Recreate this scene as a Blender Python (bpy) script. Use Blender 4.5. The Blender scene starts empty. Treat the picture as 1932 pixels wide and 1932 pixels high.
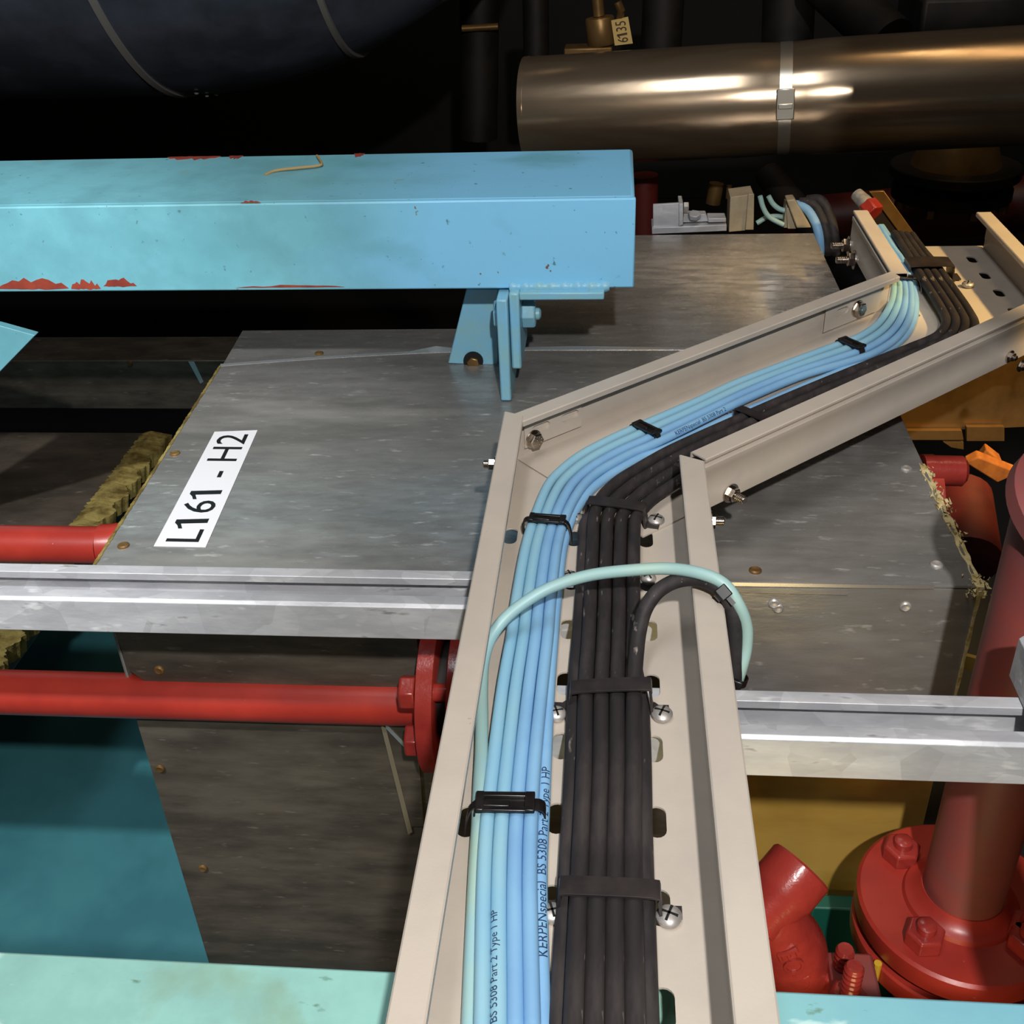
import bpy, math, random
from mathutils import Vector as V, Matrix as M
random.seed(7)
SC = bpy.context.scene
COL = SC.collection

# ------------------------------------------------------------------ camera
RW = M(((0.99585481, 0.01176504, -0.09019307),
        (0.08255678, -0.53312789, 0.84199705),
        (-0.03817831, -0.84595286, -0.53188925)))      # camera (right, down, forward) -> world
CP = V((0.0106, 0.0, 0.5072))
FPX = 2050.0
cd = bpy.data.cameras.new('camera')
cam = bpy.data.objects.new('camera', cd); COL.objects.link(cam)
cd.sensor_width = 36.0; cd.lens = 36.0 * FPX / 1932.0
cd.clip_start = 0.01; cd.clip_end = 50
r_, u_, b_ = RW @ V((1, 0, 0)), RW @ V((0, -1, 0)), RW @ V((0, 0, -1))
cam.matrix_world = M(((r_.x, u_.x, b_.x, CP.x), (r_.y, u_.y, b_.y, CP.y), (r_.z, u_.z, b_.z, CP.z), (0, 0, 0, 1)))
SC.camera = cam

# ------------------------------------------------------------------ view, world, lights
SC.view_settings.view_transform = 'Standard'
SC.view_settings.look = 'None'
SC.view_settings.exposure = 0.45
SC.view_settings.gamma = 1.0
SC.view_settings.use_curve_mapping = False
w = bpy.data.worlds.new('world'); SC.world = w; w.use_nodes = True
w.node_tree.nodes['Background'].inputs[0].default_value = (0.55, 0.6, 0.62, 1)
w.node_tree.nodes['Background'].inputs[1].default_value = 0.018

def lamp(name, kind, loc, energy, color, size=0.05, target=None, size_y=None):
    d = bpy.data.lights.new(name, kind); d.energy = energy; d.color = color
    if kind == 'AREA':
        d.size = size
        if size_y: d.shape = 'RECTANGLE'; d.size_y = size_y
    else:
        d.shadow_soft_size = size
    o = bpy.data.objects.new(name, d); COL.objects.link(o); o.location = loc
    if target is not None:
        o.rotation_euler = (V(target) - V(loc)).to_track_quat('-Z', 'Y').to_euler()
    return o
lamp('work_lamp', 'POINT', (0.17, -0.40, 1.05), 60, (1.0, 0.98, 0.96), 0.02)
sl_ = lamp('side_fill_spot', 'SPOT', (-0.85, -0.25, 1.45), 95, (0.96, 0.98, 1.0), 0.03, (-0.95, 1.05, -0.5))  # added spot that brightens the deck plate and left side
sl_.data.spot_size = math.radians(46); sl_.data.spot_blend = 0.5
wl_ = lamp('ceiling_lamp_warm', 'SPOT', (1.10, 0.95, 0.80), 58, (1.0, 0.66, 0.24), 0.03, (0.60, 1.40, -0.06))
wl_.data.spot_size = math.radians(36); wl_.data.spot_blend = 0.35
lamp('ceiling_lamp_far', 'AREA', (0.9, 1.6, 2.5), 5, (1.0, 0.74, 0.42), 0.2, (0.6, 2.4, 0), 1.2)
lamp('overhead_fill_cool', 'AREA', (-0.3, 0.2, 2.3), 12, (0.92, 0.96, 1.0), 0.3, (-0.2, 1.0, 0), 1.2)  # added overhead fill that lifts the upward-facing surfaces
lamp('low_fill_warm', 'AREA', (0.18, 0.26, -0.34), 0.42, (1.0, 0.78, 0.36), 0.2, (0.18, 0.8, -0.40), 0.1)  # added warm fill below the beam, out of view, brightens the gold panel

# ------------------------------------------------------------------ pixel -> world
def ray(px, py): return RW @ V(((px - 966) / FPX, (py - 966) / FPX, 1.0))
def pz(px, py, z): d = ray(px, py); return CP + d * ((z - CP.z) / d.z)
def pY(px, py, y): d = ray(px, py); return CP + d * ((y - CP.y) / d.y)
def pX(px, py, x): d = ray(px, py); return CP + d * ((x - CP.x) / d.x)
def pP(px, py, p, n): d = ray(px, py); return CP + d * ((V(p) - CP).dot(V(n)) / d.dot(V(n)))

# ------------------------------------------------------------------ materials
def lin(c):
    return tuple((x / 255 / 12.92 if x <= 10 else ((x / 255 + 0.055) / 1.055) ** 2.4) for x in c) + (1,)
def mk(name, c1, c2=None, scale=6, lo=0.42, hi=0.62, rough=0.5, metal=0.0, bump=0.0, bscale=150,
       stretch=(1, 1, 1), specks=(), rough2=None, aniso=0.0, coat=0.0, spec=0.5, detail=6):
    m = bpy.data.materials.new(name); m.use_nodes = True
    nt = m.node_tree; N = nt.nodes; L = nt.links
    b = N['Principled BSDF']
    b.inputs['Roughness'].default_value = rough; b.inputs['Metallic'].default_value = metal
    b.inputs['Coat Weight'].default_value = coat
    b.inputs['Specular IOR Level'].default_value = spec
    tc = N.new('ShaderNodeTexCoord'); mp = N.new('ShaderNodeMapping')
    mp.inputs['Scale'].default_value = stretch
    L.new(tc.outputs['Object'], mp.inputs['Vector'])
    def noise(s, det=detail, off=0.0):
        n = N.new('ShaderNodeTexNoise'); n.inputs['Scale'].default_value = s
        n.inputs['Detail'].default_value = det; n.inputs['Roughness'].default_value = 0.6
        L.new(mp.outputs['Vector'], n.inputs['Vector']); return n
    def ramp(src, a, z):
        r = N.new('ShaderNodeMapRange'); r.inputs[1].default_value = a; r.inputs[2].default_value = z
        L.new(src, r.inputs[0]); return r.outputs[0]
    def mix(fac, a, c):
        x = N.new('ShaderNodeMix'); x.data_type = 'RGBA'
        L.new(fac, x.inputs[0])
        if isinstance(a, tuple): x.inputs[6].default_value = a
        else: L.new(a, x.inputs[6])
        x.inputs[7].default_value = c
        return x.outputs[2]
    cur = lin(c1)
    f1 = None
    if c2 is not None:
        f1 = ramp(noise(scale).outputs['Fac'], lo, hi)
        cur = mix(f1, cur, lin(c2))
    for (c, s, a, z) in specks:
        cur = mix(ramp(noise(s, 3).outputs['Fac'], a, z), cur, lin(c))
    if isinstance(cur, tuple): b.inputs['Base Color'].default_value = cur
    else: L.new(cur, b.inputs['Base Color'])
    if rough2 is not None and f1 is not None:
        r = N.new('ShaderNodeMapRange'); L.new(f1, r.inputs[0])
        r.inputs[3].default_value = rough; r.inputs[4].default_value = rough2
        L.new(r.outputs[0], b.inputs['Roughness'])
    if bump:
        bp = N.new('ShaderNodeBump'); bp.inputs['Strength'].default_value = bump
        bp.inputs['Distance'].default_value = 0.002
        L.new(noise(bscale, 4).outputs['Fac'], bp.inputs['Height']); L.new(bp.outputs['Normal'], b.inputs['Normal'])
    m['b'] = b.name
    return m

MT = {}
MT['tray'] = mk('tray_paint', (196, 184, 170), (186, 175, 163), 9, rough=0.38, bump=0.06, bscale=420,
                specks=(((122, 104, 88), 90, 0.76, 0.79), ((214, 208, 200), 40, 0.72, 0.8)))
MT['blue'] = mk('blue_cable', (136, 184, 220), (126, 173, 214), 14, rough=0.5, bump=0.05, bscale=300,
                specks=(((86, 140, 168), 70, 0.74, 0.8),))
MT['blue_green'] = mk('blue_green_cable', (138, 188, 214), (146, 192, 210), 14, rough=0.5, bump=0.05, bscale=300)
MT['mint'] = mk('mint_cable', (166, 196, 184), (146, 192, 206), 5, rough=0.45, specks=(((96, 124, 112), 60, 0.72, 0.8),))
MT['black'] = mk('black_cable', (44, 40, 41), (72, 65, 63), 55, lo=0.45, hi=0.75, spec=0.3, rough=0.62, stretch=(1, 0.25, 1), bump=0.08, bscale=240,
                 specks=(((136, 126, 118), 150, 0.66, 0.74),))
MT['rubber'] = mk('black_rubber_strap', (38, 33, 34), (54, 47, 46), 40, rough=0.42, specks=(((120, 108, 100), 160, 0.75, 0.8),))
MT['nylon'] = mk('black_nylon', (22, 19, 20), (34, 30, 30), 60, rough=0.28)
MT['ink'] = mk('print_ink', (30, 52, 88), rough=0.6)
MT['zinc'] = mk('zinc_plated', (206, 200, 194), (170, 164, 158), 80, rough=0.42, metal=0.55)
MT['steelbolt'] = mk('stainless_bolt', (196, 184, 172), (150, 140, 130), 90, rough=0.25, metal=1.0)
MT['blackbolt'] = mk('inner_dark', (14, 12, 11), rough=0.8)

def voronoi_galv(name):
    m = mk(name, (186, 186, 190), (204, 204, 206), 30, rough=0.42, metal=0.25, stretch=(0.5, 1.6, 1.6), bump=0.15, bscale=90,
           specks=(((238, 238, 238), 34, 0.62, 0.7), ((150, 148, 152), 60, 0.66, 0.74)))
    nt = m.node_tree; N = nt.nodes; L = nt.links; b = N['Principled BSDF']
    v = N.new('ShaderNodeTexVoronoi'); v.inputs['Scale'].default_value = 38
    tc = N['Texture Coordinate']; L.new(tc.outputs['Object'], v.inputs['Vector'])
    src = b.inputs['Base Color'].links[0].from_socket
    x = N.new('ShaderNodeMix'); x.data_type = 'RGBA'; x.blend_type = 'MULTIPLY'; x.inputs[0].default_value = 0.5
    g = N.new('ShaderNodeMapRange'); g.inputs[3].default_value = 0.72; g.inputs[4].default_value = 1.15
    sp = N.new('ShaderNodeSeparateColor'); L.new(v.outputs['Color'], sp.inputs[0]); L.new(sp.outputs[0], g.inputs[0])
    cb = N.new('ShaderNodeCombineColor'); 
    for i in range(3): L.new(g.outputs[0], cb.inputs[i])
    L.new(src, x.inputs[6]); L.new(cb.outputs[0], x.inputs[7]); L.new(x.outputs[2], b.inputs['Base Color'])
    return m
MT['galv'] = voronoi_galv('galvanised_steel')
MT['sheet'] = mk('aluminium_cladding', (148, 145, 140), (128, 125, 121), 46, lo=0.36, hi=0.68, rough=0.19, metal=0.34, stretch=(0.5, 1.7, 1.6), bump=0.10, bscale=90,
                 specks=(((190, 187, 182), 85, 0.62, 0.74), ((112, 109, 105), 6, 0.5, 0.75), ((170, 165, 158), 8, 0.58, 0.8)), rough2=0.36)
MT['sheet_dark'] = mk('dark_cladding', (112, 102, 90), (80, 73, 64), 30, lo=0.36, hi=0.66, rough=0.28, metal=0.35, stretch=(0.4, 1, 1.6), bump=0.12, bscale=50,
                      specks=(((138, 128, 118), 90, 0.63, 0.75), ((62, 56, 48), 5, 0.5, 0.75)), rough2=0.45)  # browner, darker mottle than the plain cladding
MT['sheet_gold_reflection'] = mk('brass_and_reflection_tone', (214, 172, 84), (190, 148, 62), 7, rough=0.24, metal=0.2, stretch=(0.5, 1, 1.6), bump=0.06, bscale=40)  # on the box front the gold is a warm reflection put into the colour
MT['edge'] = mk('bare_sheet_edge', (226, 222, 220), rough=0.25, metal=0.8)
MT['wool'] = mk('yellow_insulation', (226, 208, 156), (186, 164, 104), 90, rough=0.95, bump=0.9, bscale=160, spec=0.1)
MT['wool_d'] = mk('old_insulation', (150, 134, 78), (96, 80, 42), 30, rough=0.95, bump=0.8, bscale=120, spec=0.1)
MT['red'] = mk('red_oxide_paint', (172, 54, 41), (154, 46, 37), 10, rough=0.34, bump=0.10, bscale=45,
               specks=(((205, 150, 140), 130, 0.75, 0.79),))
MT['red_cast'] = mk('red_cast_paint', (160, 54, 46), (138, 42, 38), 16, rough=0.25, bump=0.3, bscale=70)
MT['red_dust'] = mk('dusty_red_paint', (142, 62, 56), (124, 70, 68), 9, rough=0.55, bump=0.05,
                    specks=(((226, 200, 196), 70, 0.77, 0.8),))
MT['red_shaded'] = mk('shaded_red_paint', (96, 30, 24), (66, 20, 17), 12, rough=0.5)  # darker red with the background shade put into the colour
MT['ink_black'] = mk('black_lettering', (20, 18, 18), rough=0.5)
MT['label'] = mk('white_label', (226, 224, 226), rough=0.35)
MT['tag'] = mk('tag_plate', (214, 178, 104), rough=0.5)
MT['tagink'] = mk('engraved_figures', (70, 40, 16), rough=0.6)
MT['chrome'] = mk('polished_pipe_cladding', (196, 172, 144), (160, 136, 110), 5, rough=0.18, metal=0.85, stretch=(0.4, 2, 2), bump=0.35, bscale=5, rough2=0.26)
MT['band'] = mk('steel_band', (232, 222, 206), rough=0.28, metal=0.9)
MT['tank'] = mk('dark_vessel_cladding', (126, 132, 150), (92, 96, 108), 4, rough=0.2, metal=0.5, bump=0.05, bscale=20)
MT['seam'] = mk('seam_metal', (168, 164, 158), rough=0.3, metal=0.35)
MT['dark'] = mk('dark_steel', (42, 36, 32), (24, 21, 19), 8, rough=0.6, metal=0.3)  # dark mottled steel tone
MT['dark_gold'] = mk('dull_brass', (150, 116, 70), (112, 84, 48), 8, rough=0.4, metal=0.6)
MT['beige'] = mk('beige_channel_paint', (176, 160, 132), (156, 140, 112), 20, rough=0.5)
MT['wall'] = mk('dark_bulkhead', (26, 24, 22), (18, 16, 15), 3, rough=0.8)
MT['deck'] = mk('teal_deck_paint', (64, 126, 134), (54, 112, 122), 5, rough=0.55)
MT['green'] = mk('green_paint', (20, 92, 74), rough=0.5)

def teal_mat(name, left, right, x0, x1, wear):
    """left and right tone meeting along a ragged edge: a repaint plus painted-in light colour; wear shows the red primer"""
    m = mk(name, left, tuple(int(c * 0.93) for c in left), 16, rough=0.42, bump=0.12, bscale=90)
    nt = m.node_tree; N = nt.nodes; L = nt.links; b = N['Principled BSDF']
    tc = N['Texture Coordinate']; src = b.inputs['Base Color'].links[0].from_socket
    sx = N.new('ShaderNodeSeparateXYZ'); L.new(tc.outputs['Object'], sx.inputs[0])
    n = N.new('ShaderNodeTexNoise'); n.inputs['Scale'].default_value = 5; n.inputs['Detail'].default_value = 5
    mp = N.new('ShaderNodeMapping'); mp.inputs['Scale'].default_value = (1, 2.5, 2.5); L.new(tc.outputs['Object'], mp.inputs['Vector']); L.new(mp.outputs[0], n.inputs['Vector'])
    a = N.new('ShaderNodeMath'); a.operation = 'MULTIPLY_ADD'; a.inputs[1].default_value = 0.22; L.new(n.outputs['Fac'], a.inputs[0]); L.new(sx.outputs['X'], a.inputs[2])
    r = N.new('ShaderNodeMapRange'); r.inputs[1].default_value = x0 + 0.11; r.inputs[2].default_value = x1 + 0.11; L.new(a.outputs[0], r.inputs[0])
    x = N.new('ShaderNodeMix'); x.data_type = 'RGBA'; L.new(r.outputs[0], x.inputs[0]); L.new(src, x.inputs[6]); x.inputs[7].default_value = lin(right)  # right-hand tone also carries the shift in light colour
    cur = x.outputs[2]
    for (sc, c, lo, hi, st) in wear:
        n2 = N.new('ShaderNodeTexNoise'); n2.inputs['Scale'].default_value = sc; n2.inputs['Detail'].default_value = 6
        mp2 = N.new('ShaderNodeMapping'); mp2.inputs['Scale'].default_value = st; L.new(tc.outputs['Object'], mp2.inputs['Vector']); L.new(mp2.outputs[0], n2.inputs['Vector'])
        r2 = N.new('ShaderNodeMapRange'); r2.inputs[1].default_value = lo; r2.inputs[2].default_value = hi; L.new(n2.outputs['Fac'], r2.inputs[0])
        y = N.new('ShaderNodeMix'); y.data_type = 'RGBA'; L.new(r2.outputs[0], y.inputs[0]); L.new(cur, y.inputs[6]); y.inputs[7].default_value = lin(c)
        cur = y.outputs[2]
    L.new(cur, b.inputs['Base Color'])
    return m
MT['teal_up'] = teal_mat('beam_paint_upper', (122, 192, 206), (136, 208, 248), 0.36, 0.52,
                         ((18, (150, 150, 120), 0.70, 0.78, (1, 1, 0.5)), (70, (120, 96, 72), 0.73, 0.76, (1, 1, 1)), (9, (104, 172, 184), 0.58, 0.8, (0.6, 1, 1)), (120, (90, 140, 150), 0.68, 0.74, (1, 1, 1))))
MT['teal_low'] = teal_mat('beam_paint_lower', (152, 204, 194), (118, 176, 196), 0.0, 0.30,
                          ((14, (140, 168, 140), 0.52, 0.68, (1, 1, 1)), (90, (110, 150, 130), 0.66, 0.72, (0.5, 1, 1)), (60, (164, 132, 92), 0.69, 0.73, (0.4, 1, 1)), (30, (190, 225, 220), 0.66, 0.7, (0.5, 1, 1))))
MT['teal'] = mk('bracket_paint', (128, 190, 222), (138, 190, 202), 25, rough=0.4, bump=0.2, bscale=120,
                specks=(((172, 130, 80), 60, 0.7, 0.75),))
MT['primer'] = mk('red_primer_chip', (160, 66, 46), (132, 50, 38), 40, rough=0.7)

# ------------------------------------------------------------------ mesh builder
class MB:
    def __init__(s): s.v = []; s.f = []
    def add(s, vs, fs):
        o = len(s.v); s.v += [V(p) for p in vs]; s.f += [tuple(i + o for i in f) for f in fs]; return s
    def box(s, a, b, R=None, o=(0, 0, 0)):
        x0, y0, z0 = a; x1, y1, z1 = b
        vs = [V(p) for p in ((x0, y0, z0), (x1, y0, z0), (x1, y1, z0), (x0, y1, z0), (x0, y0, z1), (x1, y0, z1), (x1, y1, z1), (x0, y1, z1))]
        if R is not None: vs = [R @ p for p in vs]
        vs = [p + V(o) for p in vs]
        return s.add(vs, ((3, 2, 1, 0), (4, 5, 6, 7), (0, 1, 5, 4), (1, 2, 6, 5), (2, 3, 7, 6), (3, 0, 4, 7)))
    def prism(s, poly, ext):
        """poly: 3D points of a flat outline; ext: extrusion vector"""
        n = len(poly); e = V(ext)
        vs = [V(p) for p in poly] + [V(p) + e for p in poly]
        fs = [tuple(range(n))[::-1], tuple(range(n, 2 * n))] + [(i, (i + 1) % n, n + (i + 1) % n, n + i) for i in range(n)]
        return s.add(vs, fs)
    def loft(s, rings, caps=True, closed=True):
        n = len(rings[0]); vs = [p for r in rings for p in r]; fs = []
        for k in range(len(rings) - 1):
            for i in range(n if closed else n - 1):
                j = (i + 1) % n
                fs.append((k * n + i, k * n + j, (k + 1) * n + j, (k + 1) * n + i))
        if caps: fs += [tuple(range(n))[::-1], tuple(range((len(rings) - 1) * n, len(rings) * n))]
        return s.add(vs, fs)
    def tube(s, path, r, seg=14, caps=True):
        rings = []; path = [V(p) for p in path]; ref = None
        for i, p in enumerate(path):
            t = (path[min(i + 1, len(path) - 1)] - path[max(i - 1, 0)]).normalized()
            if ref is None:
                ref = V((0, 0, 1)) if abs(t.z) < 0.9 else V((0, 1, 0))
            a = t.cross(ref).normalized(); ref = a.cross(t).normalized()
            rr = r[i] if isinstance(r, (list, tuple)) else r
            rings.append([p + a * (rr * math.cos(2 * math.pi * k / seg)) + ref * (rr * math.sin(2 * math.pi * k / seg)) for k in range(seg)])
        return s.loft(rings, caps)
    def lathe(s, prof, o, axis, seg=32, caps=True):
        """prof: (distance along axis, radius)"""
        ax = V(axis).normalized(); a = ax.orthogonal().normalized(); b = ax.cross(a); o = V(o)
        rings = [[o + ax * h + a * (r * math.cos(2 * math.pi * k / seg)) + b * (r * math.sin(2 * math.pi * k / seg)) for k in range(seg)] for h, r in prof]
        return s.loft(rings, caps)
    def hexa(s, o, axis, r, h, rot=0.0, up=None):
        ax = V(axis).normalized(); a = (ax.orthogonal() if up is None else V(up) - ax * V(up).dot(ax)).normalized(); b = ax.cross(a); o = V(o)
        def ring(hh, rr): return [o + ax * hh + a * (rr * math.cos(rot + math.pi / 3 * k)) + b * (rr * math.sin(rot + math.pi / 3 * k)) for k in range(6)]
        return s.loft([ring(0, r), ring(h * 0.88, r), ring(h, r * 0.88)])
    def thread(s, o, axis, r, l, turns=6, seg=14):
        prof = []
        for k in range(turns):
            h = l * k / turns; d = l / turns
            prof += [(h, r * 0.86), (h + d * 0.25, r), (h + d * 0.6, r), (h + d * 0.85, r * 0.86)]
        prof += [(l * 1.02, r * 0.8)]
        return s.lathe(prof, o, axis, seg)

def obj(name, mb, mat, parent=None, origin=None, smooth=35, bevel=0, kind=None, segs=2):
    me = bpy.data.meshes.new(name)
    vs = mb.v
    if parent is not None: origin = V(parent['o'])
    elif origin is None:
        mn = V((min(p.x for p in vs), min(p.y for p in vs), min(p.z for p in vs))); mx = V((max(p.x for p in vs), max(p.y for p in vs), max(p.z for p in vs)))
        origin = V(((mn.x + mx.x) / 2, (mn.y + mx.y) / 2, mn.z))
    origin = V(origin)
    me.from_pydata([tuple(p - origin) for p in vs], [], mb.f); me.validate(); me.update()
    import bmesh
    bm = bmesh.new(); bm.from_mesh(me); bmesh.ops.recalc_face_normals(bm, faces=bm.faces); bm.to_mesh(me); bm.free()
    if smooth:
        me.polygons.foreach_set('use_smooth', [True] * len(me.polygons)); me.set_sharp_from_angle(angle=math.radians(smooth))
    me.materials.append(mat if not isinstance(mat, str) else MT[mat])
    o = bpy.data.objects.new(name, me); COL.objects.link(o)
    o['o'] = tuple(origin)
    if parent is not None: o.parent = parent
    else: o.location = origin
    if bevel:
        b = o.modifiers.new('bevel', 'BEVEL'); b.width = bevel; b.segments = segs; b.limit_method = 'ANGLE'; b.angle_limit = math.radians(40)
    if kind: o['kind'] = kind
    return o
def tag(o, label, cat, group=None):
    o['label'] = label; o['category'] = cat
    if group: o['group'] = group
    return o
def thing(name, loc, label, cat, group=None):
    o = bpy.data.objects.new(name, None); COL.objects.link(o); o.empty_display_size = 0.02
    o.location = loc; o['o'] = tuple(loc)
    return tag(o, label, cat, group)
def text_mesh(s, size, align='LEFT', fine=0, extrude=0.0):
    c = bpy.data.curves.new('t', 'FONT'); c.body = s; c.size = size; c.align_x = align; c.align_y = 'CENTER'; c.resolution_u = 3; c.extrude = extrude
    o = bpy.data.objects.new('t', c); COL.objects.link(o)
    bpy.context.view_layer.update()
    me = bpy.data.meshes.new_from_object(o.evaluated_get(bpy.context.evaluated_depsgraph_get()))
    if fine:
        import bmesh
        bm = bmesh.new(); bm.from_mesh(me); bmesh.ops.triangulate(bm, faces=bm.faces)
        for _ in range(5):
            es = [e for e in bm.edges if e.calc_length() > fine]
            if not es: break
            bmesh.ops.subdivide_edges(bm, edges=es, cuts=1); bmesh.ops.triangulate(bm, faces=bm.faces)
        bm.to_mesh(me); bm.free()
    vs = [v.co.copy() for v in me.vertices]; fs = [tuple(p.vertices) for p in me.polygons]
    bpy.data.objects.remove(o); bpy.data.curves.remove(c); bpy.data.meshes.remove(me)
    return vs, fs
def letters(vs, fs, name, mat, parent, along, upw, ones=(), aspect=1.0):
    root = list(range(len(vs)))
    def find(a):
        while root[a] != a: root[a] = root[root[a]]; a = root[a]
        return a
    for f in fs:
        for k in f[1:]: root[find(k)] = find(f[0])
    grp = {}
    for f in fs: grp.setdefault(find(f[0]), []).append(f)
    order = sorted(grp, key=lambda k: (sum((vs[i] - vs[0]).dot(along) for f in grp[k] for i in f) / sum(len(f) for f in grp[k])))
    for n_, k in enumerate(order):
        g = grp[k]
        if n_ in ones:
            idx = {i for f in g for i in f}; a = [vs[i].dot(along) for i in idx]; b = [vs[i].dot(upw) for i in idx]
            base = vs[min(idx)]; x1, x0, y0, y1 = max(a), min(a), min(b), max(b); h = y1 - y0; w_ = x1 - x0; fl_ = h * 0.27 * aspect
            pts = [(x1, y0), (x1, y1), (x0 + w_ * .25, y1), (x0 - fl_ * .35, y1 - h * .12), (x0 - fl_, y1 - h * .19), (x0 - fl_, y1 - h * .31), (x0, y1 - h * .20), (x0, y0)]
            P = [base + along * (u - base.dot(along)) + upw * (v - base.dot(upw)) for u, v in pts]
            obj(name, MB().add(P, [tuple(range(len(P)))]), mat, parent, smooth=0); continue
        idx = sorted({i for f in g for i in f}); mp = {i: k for k, i in enumerate(idx)}
        obj(name, MB().add([vs[i] for i in idx], [tuple(mp[i] for i in f) for f in g]), mat, parent, smooth=0)
def spline(pts, n=8):
    pts = [V(p) for p in pts]; out = []
    P = [pts[0] * 2 - pts[1]] + pts + [pts[-1] * 2 - pts[-2]]
    for i in range(1, len(P) - 2):
        for k in range(n):
            t = k / n; a, b, c, d = P[i - 1], P[i], P[i + 1], P[i + 2]
            out.append(0.5 * ((2 * b) + (c - a) * t + (2 * a - 5 * b + 4 * c - d) * t * t + (3 * b - a - 3 * c + d) * t ** 3))
    out.append(pts[-1]); return out

# ------------------------------------------------------------------ setting
def struct(name, mb, mat, **k):
    o = obj(name, mb, mat, **k); o['kind'] = 'structure'; return o
struct('floor', MB().box((-3.5, -1.5, -0.86), (3.5, 4.6, -0.803)), 'wall')
tag(obj('deck_plate', MB().box((-2.2, 0.1, -0.803), (-0.30, 2.0, -0.80)), 'deck'), 'teal painted deck plate low at the left beside the metal box', 'plate')
struct('wall_back', MB().box((-3.5, 4.5, -0.80), (3.5, 4.6, 2.8)), 'wall')
struct('wall_left', MB().box((-3.6, -1.5, -0.80), (-3.5, 4.6, 2.8)), 'wall')
struct('wall_right', MB().box((3.5, -1.5, -0.80), (3.6, 4.6, 2.8)), 'wall')
struct('ceiling', MB().box((-3.6, -1.5, 2.8), (3.6, 4.6, 2.9)), 'wall')

# ------------------------------------------------------------------ cable tray
TRAY = thing('cable_tray', (0, 0.3, -0.0015), 'cream-grey perforated steel cable tray with an angled dogleg bend', 'cable tray')
TH = 0.0015
def stadium(w, l, n=8):
    """slot outline, long axis along v"""
    r = w / 2; pts = []
    for k in range(n + 1): a = math.pi * k / n; pts.append((r * math.cos(a), l / 2 - r + r * math.sin(a)))
    for k in range(n + 1): a = math.pi + math.pi * k / n; pts.append((r * math.cos(a), -l / 2 + r + r * math.sin(a)))
    return pts
def slot_cell(mb, tf, u0, u1, v0, v1, cu, cv, w, l, z0, z1):
    inn = stadium(w, l); n = len(inn); out = []
    for (a, b) in inn:
        # project away from the centre to the cell edge
        t = 1e9
        if a > 1e-9: t = min(t, (u1 - cu) / a)
        if a < -1e-9: t = min(t, (u0 - cu) / a)
        if b > 1e-9: t = min(t, (v1 - cv) / b)
        if b < -1e-9: t = min(t, (v0 - cv) / b)
        out.append((cu + a * t, cv + b * t))
    inn = [(cu + a, cv + b) for a, b in inn]
    # move the nearest outline points onto the corners
    for c in ((u0, v0), (u1, v0), (u1, v1), (u0, v1)):
        i = min(range(n), key=lambda k: (out[k][0] - c[0]) ** 2 + (out[k][1] - c[1]) ** 2); out[i] = c
    rings = [[tf(*p, z1) for p in out], [tf(*p, z1) for p in inn], [tf(*p, z0) for p in inn], [tf(*p, z0) for p in out]]
    mb.loft(rings, caps=False)
def floor_panel(tf, U, cols, v0, v1, vs, w, l, z0, z1, sparse=None):
    mb = MB()
    edges = [-U]
    for i in range(len(cols) - 1): edges.append((cols[i] + cols[i + 1]) / 2)
    last = min(U, cols[-1] + 0.03); edges.append(last)
    for i, c in enumerate(cols):
        prev = v0
        rows = [v for v in (sparse if (sparse and i == 0) else vs) if v - l / 2 - 0.004 > v0 and v + l / 2 + 0.004 < v1]
        for j, v in enumerate(rows):
            nxt = v1 if j == len(rows) - 1 else (v + rows[j + 1]) / 2
            slot_cell(mb, tf, edges[i], edges[i + 1], prev, nxt, c, v, w, l, z0, z1); prev = nxt
    if last < U - 1e-6:
        mb.prism([tf(last, v0, z0), tf(U, v0, z0), tf(U, v1, z0), tf(last, v1, z0)], tf(0, 0, z1) - tf(0, 0, z0))
    return mb
tf1 = lambda u, v, z: V((u, v, z))
rows1 = [0.3345 + 0.0612 * k for k in range(-6, 10)]
obj('floor_panel', floor_panel(tf1, 0.0885, [-0.0735, -0.0195, 0.0405], -0.03, 0.895, rows1, 0.0115, 0.0245, -TH, 0.0, [0.14, 0.4517, 0.765]), 'tray', TRAY)
AN = math.radians(41.7); D2 = V((math.cos(AN), math.sin(AN), 0)); N2 = V((math.sin(AN), -math.cos(AN), 0))
ML = V((0.1274, 1.079, 0)); WID = 0.176
mid2 = ML + N2 * (WID / 2)
tf2 = lambda u, v, z: mid2 + N2 * u + D2 * v + V((0, 0, z))
obj('floor_panel', floor_panel(tf2, WID / 2 - 0.0005, [-0.054, 0.0, 0.054], -0.276, 0.315, [-0.205 + 0.0612 * k for k in range(9)], 0.0115, 0.0245, 0.0002, 0.0017), 'tray', TRAY)
tf3 = lambda u, v, z: V((0.425 + u, v, z))
obj('floor_panel', floor_panel(tf3, 0.0885, [-0.06, 0.0, 0.06], 1.17, 1.50, [1.2 + 0.0612 * k for k in range(5)], 0.0115, 0.0245, -0.0018, -0.0002), 'tray', TRAY)

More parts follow.
